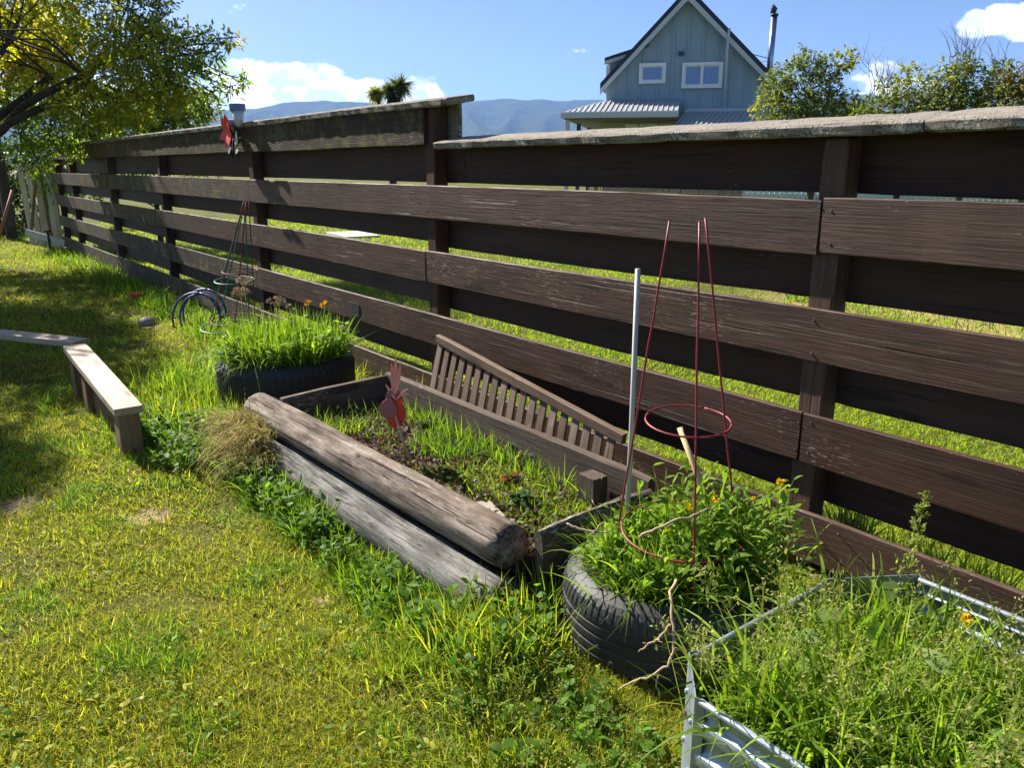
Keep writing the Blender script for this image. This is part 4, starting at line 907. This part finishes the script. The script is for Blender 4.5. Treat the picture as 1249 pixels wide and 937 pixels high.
# picket fence and timber screen far back
def row_fence(name, label, u0, u1, d0, d1, n, ztop, mat, gap, part, wire=True, lean=0.0):
    a, b = at(u0, 236, d0), at(u1, 236, d1); a.z = b.z = 0; root = thing(name, a, label, 'fence'); dv = (b - a); st = dv / n
    for s_ in (.25, .85): beam('rail', a + Vector((0, .03, ztop * s_)), b + Vector((0, .03, ztop * s_)), .04, .08, mat, root, seg=2)
    for i in range(n):
        p = a + st * (i + .5); nrm = dv.normalized()
        beam(part, p, p + Vector((0, 0, ztop)) + nrm * lean, st.length * gap, .02, mat, root, up=(nrm.y, -nrm.x, 0), seg=2)
    return root
row_fence('picket_fence', 'grey green picket fence far behind the right half of the timber fence', 905, 1330, 15, 13.5, 60, 1.24, plain('grey_green_paint', lin(196, 212, 210), .7, .3), .7, 'picket')
row_fence('timber_screen', 'brown timber screen with slanted slats behind the middle of the fence', 705, 915, 20, 17, 70, 1.12, wood('faded_screen_timber', lin(104, 84, 60), lin(176, 150, 112), None, 0, .2, .3, .8), .5, 'slat', lean=.35)
def flax(label, u, d, n, h, pal, w=.045):
    p = at(u, 236, d); p.z = 0; f = FB(); tuft(f, p.x, p.y, .001, n, .3, h * .7, h * 1.25, w, pal, .5, (.2, .9), 6)
    return tag(f.build('grass_clump', M['foliage'], off=tuple(p)), label, 'plant', 'ornamental grass clumps beyond the fence')
Yl = [(.38, .33, .07), (.30, .28, .06), (.42, .36, .12)]
flax('yellow tussock beyond the fence just right of the tall fence post', 575, 24, 420, 1.1, Yl); flax('olive tussock beyond the fence, next to the timber screen', 612, 24, 260, 1.05, Yl[1:2] + G_LAWN); flax('dark green flax clump between yellow tussock and timber screen', 655, 24, 220, 1.1, [(.05, .09, .03), (.07, .11, .04)]); flax('yellow tussock beyond the fence left of the tall fence post', 490, 24, 420, 1.1, Yl); flax('pale brown tussock beyond the fence, left of the other tussocks', 440, 24, 240, 1.1, [(.3, .22, .12), (.25, .2, .1)])

# ------------------------------------------------------------------ house
HD = 26.0; _r = ray(840, 200); HP = CAM + _r * (HD / _r.dot(FH)); HP.z = 0
house = thing('house', HP, 'blue grey board clad gabled house with steep roof, white window frames and a metal flue', 'house', rotz=VA - PI / 2 - math.radians(12))
HM = WM[house.name]; HMI = HM.inverted()
def hp(u, v, D=HD):
    o_ = HMI @ CAM; r = HMI.to_3x3() @ ray(u, v); q_ = o_ + r * ((D - HD - o_.y) / r.y); return q_.x, q_.z
def flat(name, pts, y0, y1, mat, parent=None):      # outline in the house's own x, z plane, from depth y0 to y1
    m = MB(); m.poly([(x, y0, z) for x, z in pts], (0, y1 - y0, 0)); return m.build(name, mat, parent or house, HM)
def hbox(name, x0, x1, y0, y1, z0, z1, mat, parent=None):
    m = MB(); m.box(((x0 + x1) / 2, (y0 + y1) / 2, (z0 + z1) / 2), (x1 - x0, y1 - y0, z1 - z0)); return m.build(name, mat, parent or house, HM)
m_wall = plain('blue_grey_cladding', lin(150, 172, 184), .65, .3, 0, .06, .1, 6); m_roof = plain('navy_roof_steel', lin(38, 44, 54), .45, .5, .2, .1); m_barge = plain('pale_fascia', lin(196, 200, 204), .5, .4, 0, .05)
m_white = plain('white_joinery', lin(240, 241, 242), .4, .5, 0, .03); m_cream = plain('cream_wall', lin(166, 170, 154), .8, .2, 0, .08); m_soffit = plain('timber_soffit', lin(120, 114, 108), .8, .2); m_post = plain('veranda_post_navy', lin(52, 66, 92), .6, .4)
m_grey = plain('grey_roof_steel', lin(190, 190, 192), .4, .5, .35, .08)
def glass():
    t = NT('window_glass'); p = t.bsdf((.15, .26, .5, 1), .06, .9, .0); return t.done(p.outputs[0])  # blue of the reflected sky is put into the pane's base colour
m_glass = glass()
xl, _ = hp(740, 100); xr, _ = hp(942, 100); ax_, az_ = hp(840, -14); _, ez = hp(840, 101)
m = MB(); m.poly([(x, 0, z) for x, z in [(xl, 0), (xr, 0), (xr, ez - .1), (ax_, az_ - .3), (xl, ez - .1)]], (0, 7.5, 0)); x = xl + .25
while x < xr - .1:
    tz = (ez - .15) + (az_ - .35 - ez + .1) * (1 - abs(x - ax_) / ((xr - xl) / 2)); m.box((x, -.02, (2.9 + tz) / 2), (.06, .045, tz - 2.9)); x += .44
m.build('gable_wall', m_wall, house, HM)
for s in (-1, 1):
    ex = xl - .17 if s < 0 else xr + .12; k = (az_ - ez) / (ax_ - xl); ezz = ez
    t = .17
    flat('roof', [(ax_, az_ + .0), (ex, ezz + .02), (ex, ezz - t + .02), (ax_, az_ - t)], -.32, 7.8, m_roof)
    flat('barge_board', [(ax_, az_ - t - .003), (ex, ezz - t + .017), (ex, ezz - t - .15), (ax_, az_ - t - .19)], -.325, -.29, m_barge)
# dormer on the left slope
dx0, dz0 = hp(737.5, 70); dx1, dz1 = hp(776, 57); 
dm = flat('dormer', [(dx0 + .1, ez + .05), (dx1 + .3, ez + .3), (dx1 + .3, dz1 - .1), (dx0 + .1, dz0 - .12)], .25, 3.4, m_wall)
flat('roof', [(dx0, dz0), (dx1 + .4, dz1 + .1), (dx1 + .4, dz1), (dx0, dz0 - .09)], .0, 3.6, m_roof, dm); flat('fascia', [(dx0, dz0 - .092), (dx1 + .2, dz1 - .02), (dx1 + .2, dz1 - .14), (dx0, dz0 - .20)], .02, .08, m_barge, dm)
hbox('corner_post', dx0 + .04, dx0 + .16, .2, .3, ez - .3, dz0 - .2, m_white, dm)
def window(u0, v0, u1, v1, split=None):
    x0, z1 = hp(u0, v0); x1, z0 = hp(u1, v1); fr = hbox('window', x0 + .03, x1 - .03, -.05, .02, z0 + .03, z1 - .03, m_white); w = .075
    for nm, a in (('frame', (x0, x1, z1 - w, z1)), ('frame', (x0, x1, z0, z0 + w)), ('frame', (x0, x0 + w, z0 + w, z1 - w)), ('frame', (x1 - w, x1, z0 + w, z1 - w))): hbox(nm, a[0], a[1], -.10, -.045, a[2], a[3], m_white, fr)
    xs = [x0 + w, x1 - w] if not split else [x0 + w, x0 + (x1 - x0) * split, x1 - w]
    for i in range(len(xs) - 1):
        hbox('pane', xs[i] + .05, xs[i + 1] - .05, -.062, -.055, z0 + w + .045, z1 - w - .045, m_glass, fr)
        if i: hbox('frame', xs[i] - .035, xs[i] + .035, -.098, -.05, z0 + w, z1 - w, m_white, fr)
window(780, 77.3, 811.6, 101.5); window(832.6, 76.5, 880.3, 107, .49)
x0, z0 = hp(831, 65.5); hbox('wall_lamp', x0 - .08, x0 + .08, -.16, -.03, z0 - .05, z0 + .06, m_post)
m = MB(); a, b = hp(889, 36, HD - .1), hp(883, 134, HD - .1); m.tube([(a[0], -.38, a[1]), (a[0] - .02, -.36, a[1] - .6), (b[0], -.1, b[1])], .04, 10); m.build('downpipe', m_barge, house, HM, smooth=True)
a, b = hp(938.8, 100, 27.5), hp(944.6, 19, 27.5); fl = MB(); fl.tube([(a[0] - .05, 1.5, a[1] - .6), (b[0], 1.5, b[1])], .095, 16); steel = plain('flue_steel', lin(160, 172, 190), .25, .5, .9, .1); fo = fl.build('flue', steel, house, HM, smooth=True)
m = MB(); m.tube([(b[0], 1.5, b[1]), (b[0], 1.5, b[1] + .06)], .12, 16); m.tube([(b[0] - .06, 1.5, b[1] + .06), (b[0] - .02, 1.5, b[1] + .20), (b[0] - .10, 1.5, b[1] + .30)], [.08, .10, .07], 12); m.build('cowl', m_post, fo, HM, smooth=True)
m = MB(); w0, w1 = hp(914, 66, 27), hp(942, 72, 27.5); m.tube([(w0[0], .8, w0[1]), (w1[0], 1.5, w1[1])], .012, 6); w1 = hp(942, 74, 27.5); m.tube([(w0[0] + .35, .8, w0[1] - .25), (w1[0], 1.5, w1[1])], .008, 6); m.build('brace_wire', m_post, fo, HM)
# veranda
DF = HD - 2.0
vxl, vze = hp(688, 138.5, DF); vxr, _ = hp(826.5, 138.5, DF); wx, vzt = hp(738, 125, HD); yF = -2.0
m = MB(); t = .05
def quad(m, P, t=.05): m.poly(P, (0, 0, t))
quad(m, [(vxl, yF, vze), (vxr, yF, vze), (vxr, -.03, vzt), (xl, -.03, vzt)]); quad(m, [(vxl, yF, vze), (xl, -.03, vzt), (xl, 7.4, vzt), (vxl, 9.0, vze)]); n = 22
for i in range(n + 1):
    x = vxl + (vxr - vxl) * i / n; k = min(1, max(0, (x - vxl) / (xl - vxl))); y1 = yF + (-.05 - yF) * k; z1 = vze + (vzt - vze) * k
    m.tube([(x, yF, vze + .06), (x, y1, z1 + .06)], .022, 5)
for i in range(26):
    y = yF + .35 + i * .38; k = min(1, (y - yF) / (-.03 - yF)); m.tube([(vxl, y, vze + .06), (vxl + (xl - vxl) * k, y, vze + (vzt - vze) * k + .06)], .022, 5)
vr = m.build('veranda_roof', m_grey, house, HM)
hbox('gutter', vxl - .08, vxr + .03, yF - .10, yF + .01, vze - .13, vze + .02, m_barge, vr); hbox('gutter', vxl - .09, vxl + .01, yF + .012, 9.0, vze - .13, vze + .02, m_barge, vr)
hbox('soffit', vxl + .02, vxr - .02, yF + .02, -.02, vze - .16, vze - .135, m_soffit, vr); hbox('soffit', vxl + .02, xl - .01, -.015, 9.0, vze - .16, vze - .135, m_soffit, vr)
hbox('post', vxl + .04, vxl + .15, yF + .05, yF + .16, 0, vze - .16, m_barge, vr)
for y in (.6, 3.4, 6.4): hbox('post', vxl + .04, vxl + .16, y, y + .12, 0, vze - .16, m_post, vr)
hbox('lower_wall', xl - .03, vxr, -.02, .1, 0, vze - .17, m_cream)
for (u0, u1) in ((763, 778), (780, 802), (803.5, 824)):
    a, z1 = hp(u0, 151.5); b, _ = hp(u1, 151.5); fr = hbox('window', a, b, -.05, -.018, .9, z1, m_white); hbox('pane', a + .06, b - .06, -.056, -.049, .96, z1 - .08, m_glass, fr)
# grey lean-to roof
lx0, lz0 = hp(817, 159, 23.6); lx1, _ = hp(914, 156, 23.6); hx0, hz0 = hp(838, 136.5, HD - .05); hx1, hz1 = hp(931, 133.5, HD - .05); yl = 23.6 - HD
m = MB(); m.poly([(lx0, yl, lz0), (lx1, yl, lz0), (hx1, -.05, hz0), (hx0, -.05, hz0)], (0, 0, .05))
for i in range(15): k = (i + .3) / 15; m.tube([(lx0 + (lx1 - lx0) * k, yl, lz0 + .06), (hx0 + (hx1 - hx0) * k, -.08, hz0 + .06)], .032, 5)
lr = m.build('lean_to_roof', m_grey, house, HM)
m = MB(); m.poly([(hx0 - .03, -.09, hz0 + .05), (hx1 + .03, -.09, hz0 + .05), (hx1 + .05, -.34, hz0 - .02), (hx0 - .08, -.34, hz0 - .02)], (0, 0, .07)); m.build('ridge_flashing', m_barge, lr, HM)
m = MB(); m.poly([(lx1 + .02, yl, lz0 - .12), (lx1 + .10, yl, lz0 - .12), (hx1 + .12, -.05, hz0 - .12), (hx1 + .04, -.05, hz0 - .12)], (0, 0, .19)); m.build('barge_board', m_barge, lr, HM)
m = MB(); m.poly([(lx1 - .02, yl + .1, 0), (lx1 - .02, yl + .1, lz0 - .02), (hx1 - .02, -.06, hz0 - .03), (hx1 - .02, -.06, 0)], (-.06, .02, 0)); m.build('lean_to_wall', m_wall, lr, HM)
# wing on the right
ex0, ez0 = hp(1002, 119, 29); ex1, ez1 = hp(1070, 132, 29)
wg = flat('wing_wall', [(xr + .05, 0), (ex1 - .1, 0), (ex1 - .1, ez1 - .12), (ex0, ez0 - .12), (xr + .05, ez0 - .5)], 3.0, 7.0, m_wall); flat('roof', [(ex0 - .4, ez0 + .07), (ex1 + .1, ez1 - .02), (ex1 + .1, ez1 - .16), (ex0 - .4, ez0 - .07)], 2.8, 7.2, m_roof, wg)

# ------------------------------------------------------------------ trees and shrubs
def limb(m, a, b, r0, r1, wob=.12, n=7, seed=0):
    a = Vector(a); b = Vector(b); L = (b - a).length; pts = []
    for i in range(n + 1):
        k = i / n; w = math.sin(PI * k) * wob * L
        pts.append(a.lerp(b, k) + Vector((mnoise.noise(Vector((k * 2.3, seed, 0))), mnoise.noise(Vector((k * 2.3, seed, 5))), mnoise.noise(Vector((k * 2.3, seed, 9))) + .2)) * w)
    m.tube(pts, list(np.linspace(r0, r1, n + 1)), 9); return pts
def crown(f, C, R, n_wh, n_leaf, ll, lw, pal, flat_=.8, spread=.9, fill=.55):
    d = sphere(n_wh) * np.array([1, 1, flat_]); k = fill + (1 - fill) * rng.random(n_wh) ** .7
    P = np.array(C) + d * (R * k)[:, None]; P += rng.normal(0, R * .12, P.shape)
    for j in range(n_leaf):
        dd = d * .7 + sphere(n_wh) * spread + np.array([0, 0, .15]); f.blades(P + rng.normal(0, ll * .35, P.shape), dd, ll * rng.uniform(.6, 1.25, n_wh), lw * rng.uniform(.7, 1.25, n_wh), rng.uniform(.0, .4, n_wh), pick(pal, n_wh, .22), 2, 'leaf', rng.normal(0, .8, n_wh))
    return P
def tree(name, label, base, clumps, ll, lw, pals, r0, group=None, cat='tree', wh=1.0, fork=None, nleaf=7, twigs=5, tr=.010):
    base = Vector(base); root = thing(name, base, label, cat, group); tm = MB(); f = FB()
    fork = [Vector(q) for q in (fork or [base + Vector((0, 0, 1.5))])]
    limb(tm, base - Vector((0, 0, .1)), fork[0], r0, r0 * .75, .05, 8, 1)
    for q in fork[1:]: limb(tm, fork[0], q, r0 * .55, r0 * .34, .10, 8, q.x)
    for i, (c, R, pk) in enumerate(clumps):
        c = Vector(c); q = min(fork, key=lambda z: (z - c).length); P = crown(f, c, R, max(8, int(100 * wh * (R / .5) ** 2)), nleaf, ll, lw, pals[pk])
        limb(tm, q, c, max(tr * 1.4, r0 * .11), tr, .18, 7, i * 1.7)
        for k in range(twigs): j = rng.integers(0, len(P)); limb(tm, c, P[j], tr, tr * .4, .15, 4, i + k * .37)
    tm.build('trunk', M['bark'], root, smooth=True); f.build('crown', M['leaf'], root, off=tuple(base)); return root
GA = [(.31, .34, .028), (.38, .38, .034), (.23, .29, .028), (.46, .42, .036)]; GB = [(.13, .22, .026), (.17, .27, .034), (.22, .3, .04)]; GYE = [(.42, .34, .02), (.5, .40, .03), (.32, .28, .02)]; GBR = [(.15, .21, .035), (.19, .24, .04), (.11, .18, .03)]
px = [(15, 15, 13, .55, 0), (60, 8, 13, .6, 0), (110, 5, 12.6, .6, 0), (160, 14, 12.4, .55, 3), (192, 26, 12.4, .42, 3), (38, -40, 13, .7, 0), (100, -50, 13, .7, 0), (160, -45, 12.6, .6, 3), (20, -110, 13, .8, 0), (110, -120, 13, .8, 0), (70, -190, 13.4, .8, 0),
      (95, 55, 12.4, .52, 0), (140, 50, 12.2, .52, 0), (180, 60, 12.0, .50, 0), (215, 52, 12.2, .40, 0), (232, 66, 12.3, .26, 1), (110, 92, 12.2, .50, 0), (150, 90, 11.9, .52, 0), (190, 95, 11.8, .48, 0), (222, 92, 12.1, .36, 1), (240, 86, 12.6, .20, 1),
      (262, 62, 12.2, .20, 1), (246, 42, 12.3, .18, 1), (281, 46, 12.2, .16, 2), (270, 52, 12.2, .14, 1), (258, 112, 12.5, .17, 1), (280, 106, 12.5, .15, 3), (268, 92, 12.5, .13, 1), (298, 96, 12.5, .07, 1), (243, 122, 12.5, .14, 1),
      (60, 112, 12.3, .45, 0), (100, 130, 12.0, .46, 0), (140, 128, 11.8, .46, 0), (180, 122, 11.8, .42, 0), (212, 112, 12, .34, 0), (205, 105, 11.9, .22, 2), (25, 165, 12.6, .42, 1), (62, 160, 12.3, .42, 1), (95, 165, 12.4, .36, 1), (120, 152, 12.3, .32, 3), (45, 195, 12.8, .26, 3), (80, 182, 12.6, .26, 1), (10, 120, 12.5, .42, 1), (165, 142, 12.3, .26, 0),
      (-40, 40, 13, .7, 0), (-50, 120, 13, .7, 0), (-60, -60, 13, .8, 0), (-120, 20, 13.4, .8, 0), (-130, 110, 13.4, .8, 0), (-190, 40, 13.6, .8, 0), (-200, -50, 13.4, .9, 0), (-110, -130, 13.4, .9, 0), (-260, 90, 13.4, .7, 1)]
T0 = onz(-75, 335); T0.z = 0
extra = [((random.uniform(-15.2, -10.9), random.uniform(-3.0, -.7), random.uniform(2.4, 3.9)), .75, 0) for i in range(34)] + [((random.uniform(-12.4, -11.2), random.uniform(-4.3, -3.5), random.uniform(4.0, 5.2)), .6, 0) for i in range(6)]
def uof(p): d = Vector(p) - CAM; return 624.5 + F * d.dot(RT) / d.dot(FW)
extra = [e_ for e_ in extra if uof(e_[0]) < -75]
tree('leafy_tree', 'spreading yellow green leafed tree with crooked grey limbs at the far left of the fence', T0, [(at(u, v, d), R, k) for u, v, d, R, k in px] + extra, .105, .036, [GA, GB, GYE, GBR], .13, fork=[T0 + Vector((.1, 0, 1.3)), at(12, 130, 12.6), at(62, 92, 12.3), at(5, 60, 12.7), at(110, 100, 12.1), at(-80, 60, 13.2), at(150, 60, 12.3)], wh=1.1)
# yellow tree behind
px = [(25, 40, 17, .7, 0), (55, 60, 17.5, .7, 0), (35, 75, 17, .6, 0), (70, 45, 17.6, .6, 0), (10, 80, 17, .6, 0), (60, 90, 18, .6, 1), (15, 20, 17.5, .7, 0), (25, 120, 17.5, .6, 1), (-20, 60, 17.5, .8, 0), (-40, 20, 17.5, .8, 1), (80, 110, 18, .6, 1)]
T1 = onz(-10, 300); T1 = at(10, 260, 17.5); T1.z = 0
tree('golden_tree', 'golden yellow leafed tree glowing behind the limbs of the nearer tree', T1, [(at(u, v, d), R, k) for u, v, d, R, k in px], .12, .05, [GYE, GBR], .12, fork=[T1 + Vector((0, 0, 2.2)), at(30, 70, 17.4)], wh=.9)
px = [(200, 130, 15, .6, 0), (225, 122, 15.2, .5, 0), (160, 125, 15.2, .6, 0), (255, 130, 15.4, .3, 0), (120, 140, 15.4, .6, 1), (180, 140, 15, .5, 0), (245, 138, 15.5, .3, 0), (150, 150, 15.2, .5, 0), (210, 150, 15, .5, 0), (170, 175, 15, .6, 1), (110, 180, 15.5, .6, 1), (130, 200, 15.5, .7, 1), (200, 190, 15.5, .6, 1), (90, 215, 16, .7, 1), (240, 200, 16, .5, 1)]
T2 = at(190, 240, 15.2); T2.z = 0
tree('lime_shrub', 'light lime green shrub beyond the left end of the fence', T2, [(at(u, v, d), R, k) for u, v, d, R, k in px], .09, .04, [GBR, GB], .06, cat='shrub', wh=1.3, fork=[T2 + Vector((0, 0, .8)), at(215, 150, 15.1)])
px = [(5, 215, 20, .9, 0), (40, 200, 20.5, .9, 0), (-30, 230, 19, .9, 0), (15, 260, 19.8, .8, 0), (-20, 280, 19, .7, 0), (30, 280, 20, .5, 0), (70, 190, 21, .9, 0), (-60, 200, 19, 1.0, 0)]
T3 = at(10, 290, 20); T3.z = 0
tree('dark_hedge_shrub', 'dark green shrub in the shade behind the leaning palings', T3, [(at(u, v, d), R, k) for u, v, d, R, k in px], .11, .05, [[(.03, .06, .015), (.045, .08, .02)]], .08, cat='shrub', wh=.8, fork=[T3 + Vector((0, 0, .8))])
# shrubs beyond the right half of the fence
GO = [(.10, .145, .05), (.14, .18, .06), (.075, .115, .042), (.17, .19, .075)]; GOY = [(.24, .26, .04), (.2, .23, .04), (.26, .26, .06)]
px = [(962, 92, 10.4, .26, 0), (985, 80, 10.4, .22, 0), (980, 67, 10.4, .13, 0), (1015, 84, 10.4, .22, 0), (1030, 74, 10.4, .15, 1), (1040, 72, 10.4, .08, 1), (1002, 105, 10.4, .25, 0), (970, 118, 10.4, .30, 0), (948, 108, 10.4, .24, 0), (940, 132, 10.3, .24, 1), (1000, 130, 10.4, .32, 0), (1030, 128, 10.5, .25, 0), (965, 150, 10.4, .35, 0), (1010, 155, 10.4, .35, 0), (935, 122, 10.3, .10, 1), (1045, 140, 10.5, .2, 0), (980, 185, 10.4, .4, 0)]
T4 = at(990, 236, 10.4); T4.z = 0
tree('olive_shrub', 'rounded olive green shrub between house wall and bare twigged hedge', T4, [(at(u, v, d), R, k) for u, v, d, R, k in px], .06, .026, [GO, GOY], .05, cat='shrub', wh=3.0, fork=[T4 + Vector((0, 0, 1.0)), at(985, 130, 10.4), at(1010, 115, 10.4)], tr=.0035)
def hedge(label, px, base, pals, twig_px, seed):
    b = at(*base); b.z = 0; o = tree('hedge_shrub', label, b, [(at(u, v, d), R, k) for u, v, d, R, k in px], .055, .024, pals, .05, 'shrubs beyond the right fence', 'shrub', 3.4, [b + Vector((0, 0, 1.1))] + [at(u, v + 25, d) for u, v, d, R, k in px[:2]], tr=.0035)
    m = MB()
    for (u, v, d, n, s_) in twig_px:
        a = at(u, v, d)
        for k in range(n):
            t = at(u + random.uniform(-s_, s_), v - random.uniform(22, 50), d + random.uniform(-.2, .2)); pts = limb(m, a + Vector((random.uniform(-.1, .1), random.uniform(-.1, .1), -.1)), t, .004, .0015, .22, 5, k + u)
            for z in range(3): limb(m, pts[2 + z], pts[2 + z] + (t - a) * .4 + Vector((random.uniform(-.12, .12), random.uniform(-.12, .12), random.uniform(0, .1))), .0022, .0012, .2, 3, k * 3 + z)
    m.build('bare_twig', plain('grey_twig', lin(116, 100, 88), .9, .1), o, smooth=True); return o
hedge('yellow green shrub with bare twigs, nearest the olive shrub', [(1090, 112, 9.6, .24, 1), (1110, 98, 9.6, .22, 1), (1075, 135, 9.6, .25, 0), (1105, 135, 9.6, .28, 0), (1130, 125, 9.6, .22, 1), (1055, 145, 9.6, .2, 0), (1090, 170, 9.6, .4, 0)], (1095, 240, 9.6), [GO, GOY], [(1072, 105, 9.6, 7, 26), (1082, 120, 9.6, 6, 18)], 1)
hedge('green shrub whose twigs rise highest against the cloud', [(1160, 92, 9.2, .22, 1), (1175, 78, 9.2, .16, 0), (1150, 112, 9.2, .27, 0), (1185, 105, 9.2, .28, 0), (1165, 130, 9.2, .32, 0), (1195, 130, 9.2, .28, 0), (1215, 100, 9.2, .20, 0), (1170, 165, 9.2, .45, 0)], (1170, 240, 9.2), [GO, GOY], [(1185, 84, 9.2, 9, 24), (1160, 90, 9.2, 4, 20)], 2)
hedge('brownish dense shrub at the right edge beyond the fence', [(1235, 105, 8.8, .26, 1), (1225, 85, 8.8, .13, 0), (1255, 95, 8.8, .22, 1), (1225, 130, 8.8, .3, 0), (1260, 130, 8.8, .36, 1), (1290, 110, 8.8, .34, 0), (1240, 165, 8.8, .4, 0), (1300, 150, 8.8, .4, 0)], (1250, 240, 8.8), [GO, [(.16, .12, .05), (.13, .11, .04), (.19, .15, .07)]], [(1225, 95, 8.8, 4, 20)], 3)
# cabbage tree
def cabbage():
    b = at(478, 240, 25); b.z = 0; root = thing('cabbage_tree', b, 'spiky headed cabbage tree rising above the tall part of the fence', 'tree'); tm = MB(); f0 = at(480, 190, 25); limb(tm, b, f0, .14, .11, .03, 6, 2)
    for (u, v, R, pal) in ((488, 104, .55, [(.06, .085, .03), (.08, .11, .035)]), (474, 110, .40, [(.065, .09, .03), (.09, .12, .04)]), (459, 114, .40, [(.24, .24, .05), (.18, .2, .05)]), (480, 122, .32, [(.05, .06, .02), (.12, .10, .05)])):
        c = at(u, v, 25 + (u - 475) * .02); limb(tm, f0, c, .08, .06, .1, 6, u); f = FB(); n = 420; d = sphere(n); d[:, 2] = d[:, 2] * .8 + .15
        f.blades(np.repeat(np.array([c]), n, 0), d, R * rng.uniform(.7, 1.15, n), .035, rng.uniform(.05, .5, n), pick(pal, n, .25), 4); f.build('leaf_head', M['leaf'], root, off=tuple(c))
    tm.build('trunk', M['bark'], root, smooth=True)
cabbage()

# ------------------------------------------------------------------ leaning palings at the far end of the fence
for i, (ub, vb, ut, vt, d, w) in enumerate(((42, 303, 24, 205, 16.3, .17), (50, 305, 33, 201, 16.2, .15), (57, 306, 44, 200, 16.1, .17), (64, 308, 52, 203, 16.0, .15), (70, 309, 58, 204, 15.9, .15), (76, 311, 64, 206, 15.8, .13))):
    a = at(ub, vb, d); a.z = 0; b = at(ut, vt, d + .25); o = beam('paling', a, b, w * .72, .022, M['paling'], None, up=Vector((FH.x, FH.y, 0)), jit=.003)
    tag(o, ['outermost pale paling of the leaning row, farthest from the fence', 'second pale paling of the leaning row, under the tree leaves', 'third pale paling of the leaning row beside a brown batten', 'fourth pale paling of the leaning row, right of the brown batten', 'fifth pale paling of the leaning row, near the fence end', 'narrow pale paling of the leaning row, closest to the fence end'][i], 'paling', 'pale palings leaning at the fence end')
for (ub, vb, ut, vt, d, lb) in ((38, 284, 45, 203, 15.95, 'brown batten standing against the left pale palings'), (63, 290, 48, 204, 15.75, 'slanted brown batten crossing the right pale palings')):
    tag(beam('batten', at(ub, vb, d), at(ut, vt, d + .1), .05, .03, M['brown_wood'], None, up=Vector((FH.x, FH.y, 0))), lb, 'batten')
tag(beam('gutter_board', at(31, 283, 15.6), at(79, 297, 15.3), .02, .13, plain('grey_white_board', lin(170, 172, 178), .7, .3), None), 'grey white board lying across the foot of the leaning palings', 'board')
q = MB(); a = at(73, 262, 15.6); q.tube([at(57, 212, 15.5), a], .014, 8); tag(q.build('metal_pipe', plain('grey_pipe', lin(168, 170, 176), .4, .5, .4), smooth=True, off=a), 'thin grey pipe leaning across the palings towards the fence end', 'pipe')
q = MB(); a = at(62, 308, 15.4); a.z = 0; b = at(58, 282, 15.4); q.tube([a, b], .022, 8); q.tube([b + RT * -.06, b + RT * .06], .016, 8); tag(q.build('steel_stake', M['dark_metal'], smooth=True, off=a), 'short dark steel stake before the board at the palings', 'stake')
q = MB(); a = at(-2, 292, 16.5); q.tube([a, at(15, 232, 16.7)], .03, 8); tag(q.build('leaning_pole', plain('reddish_pole', lin(150, 96, 84), .7, .3), smooth=True, off=a), 'reddish pole leaning in the shade left of the palings', 'pole')
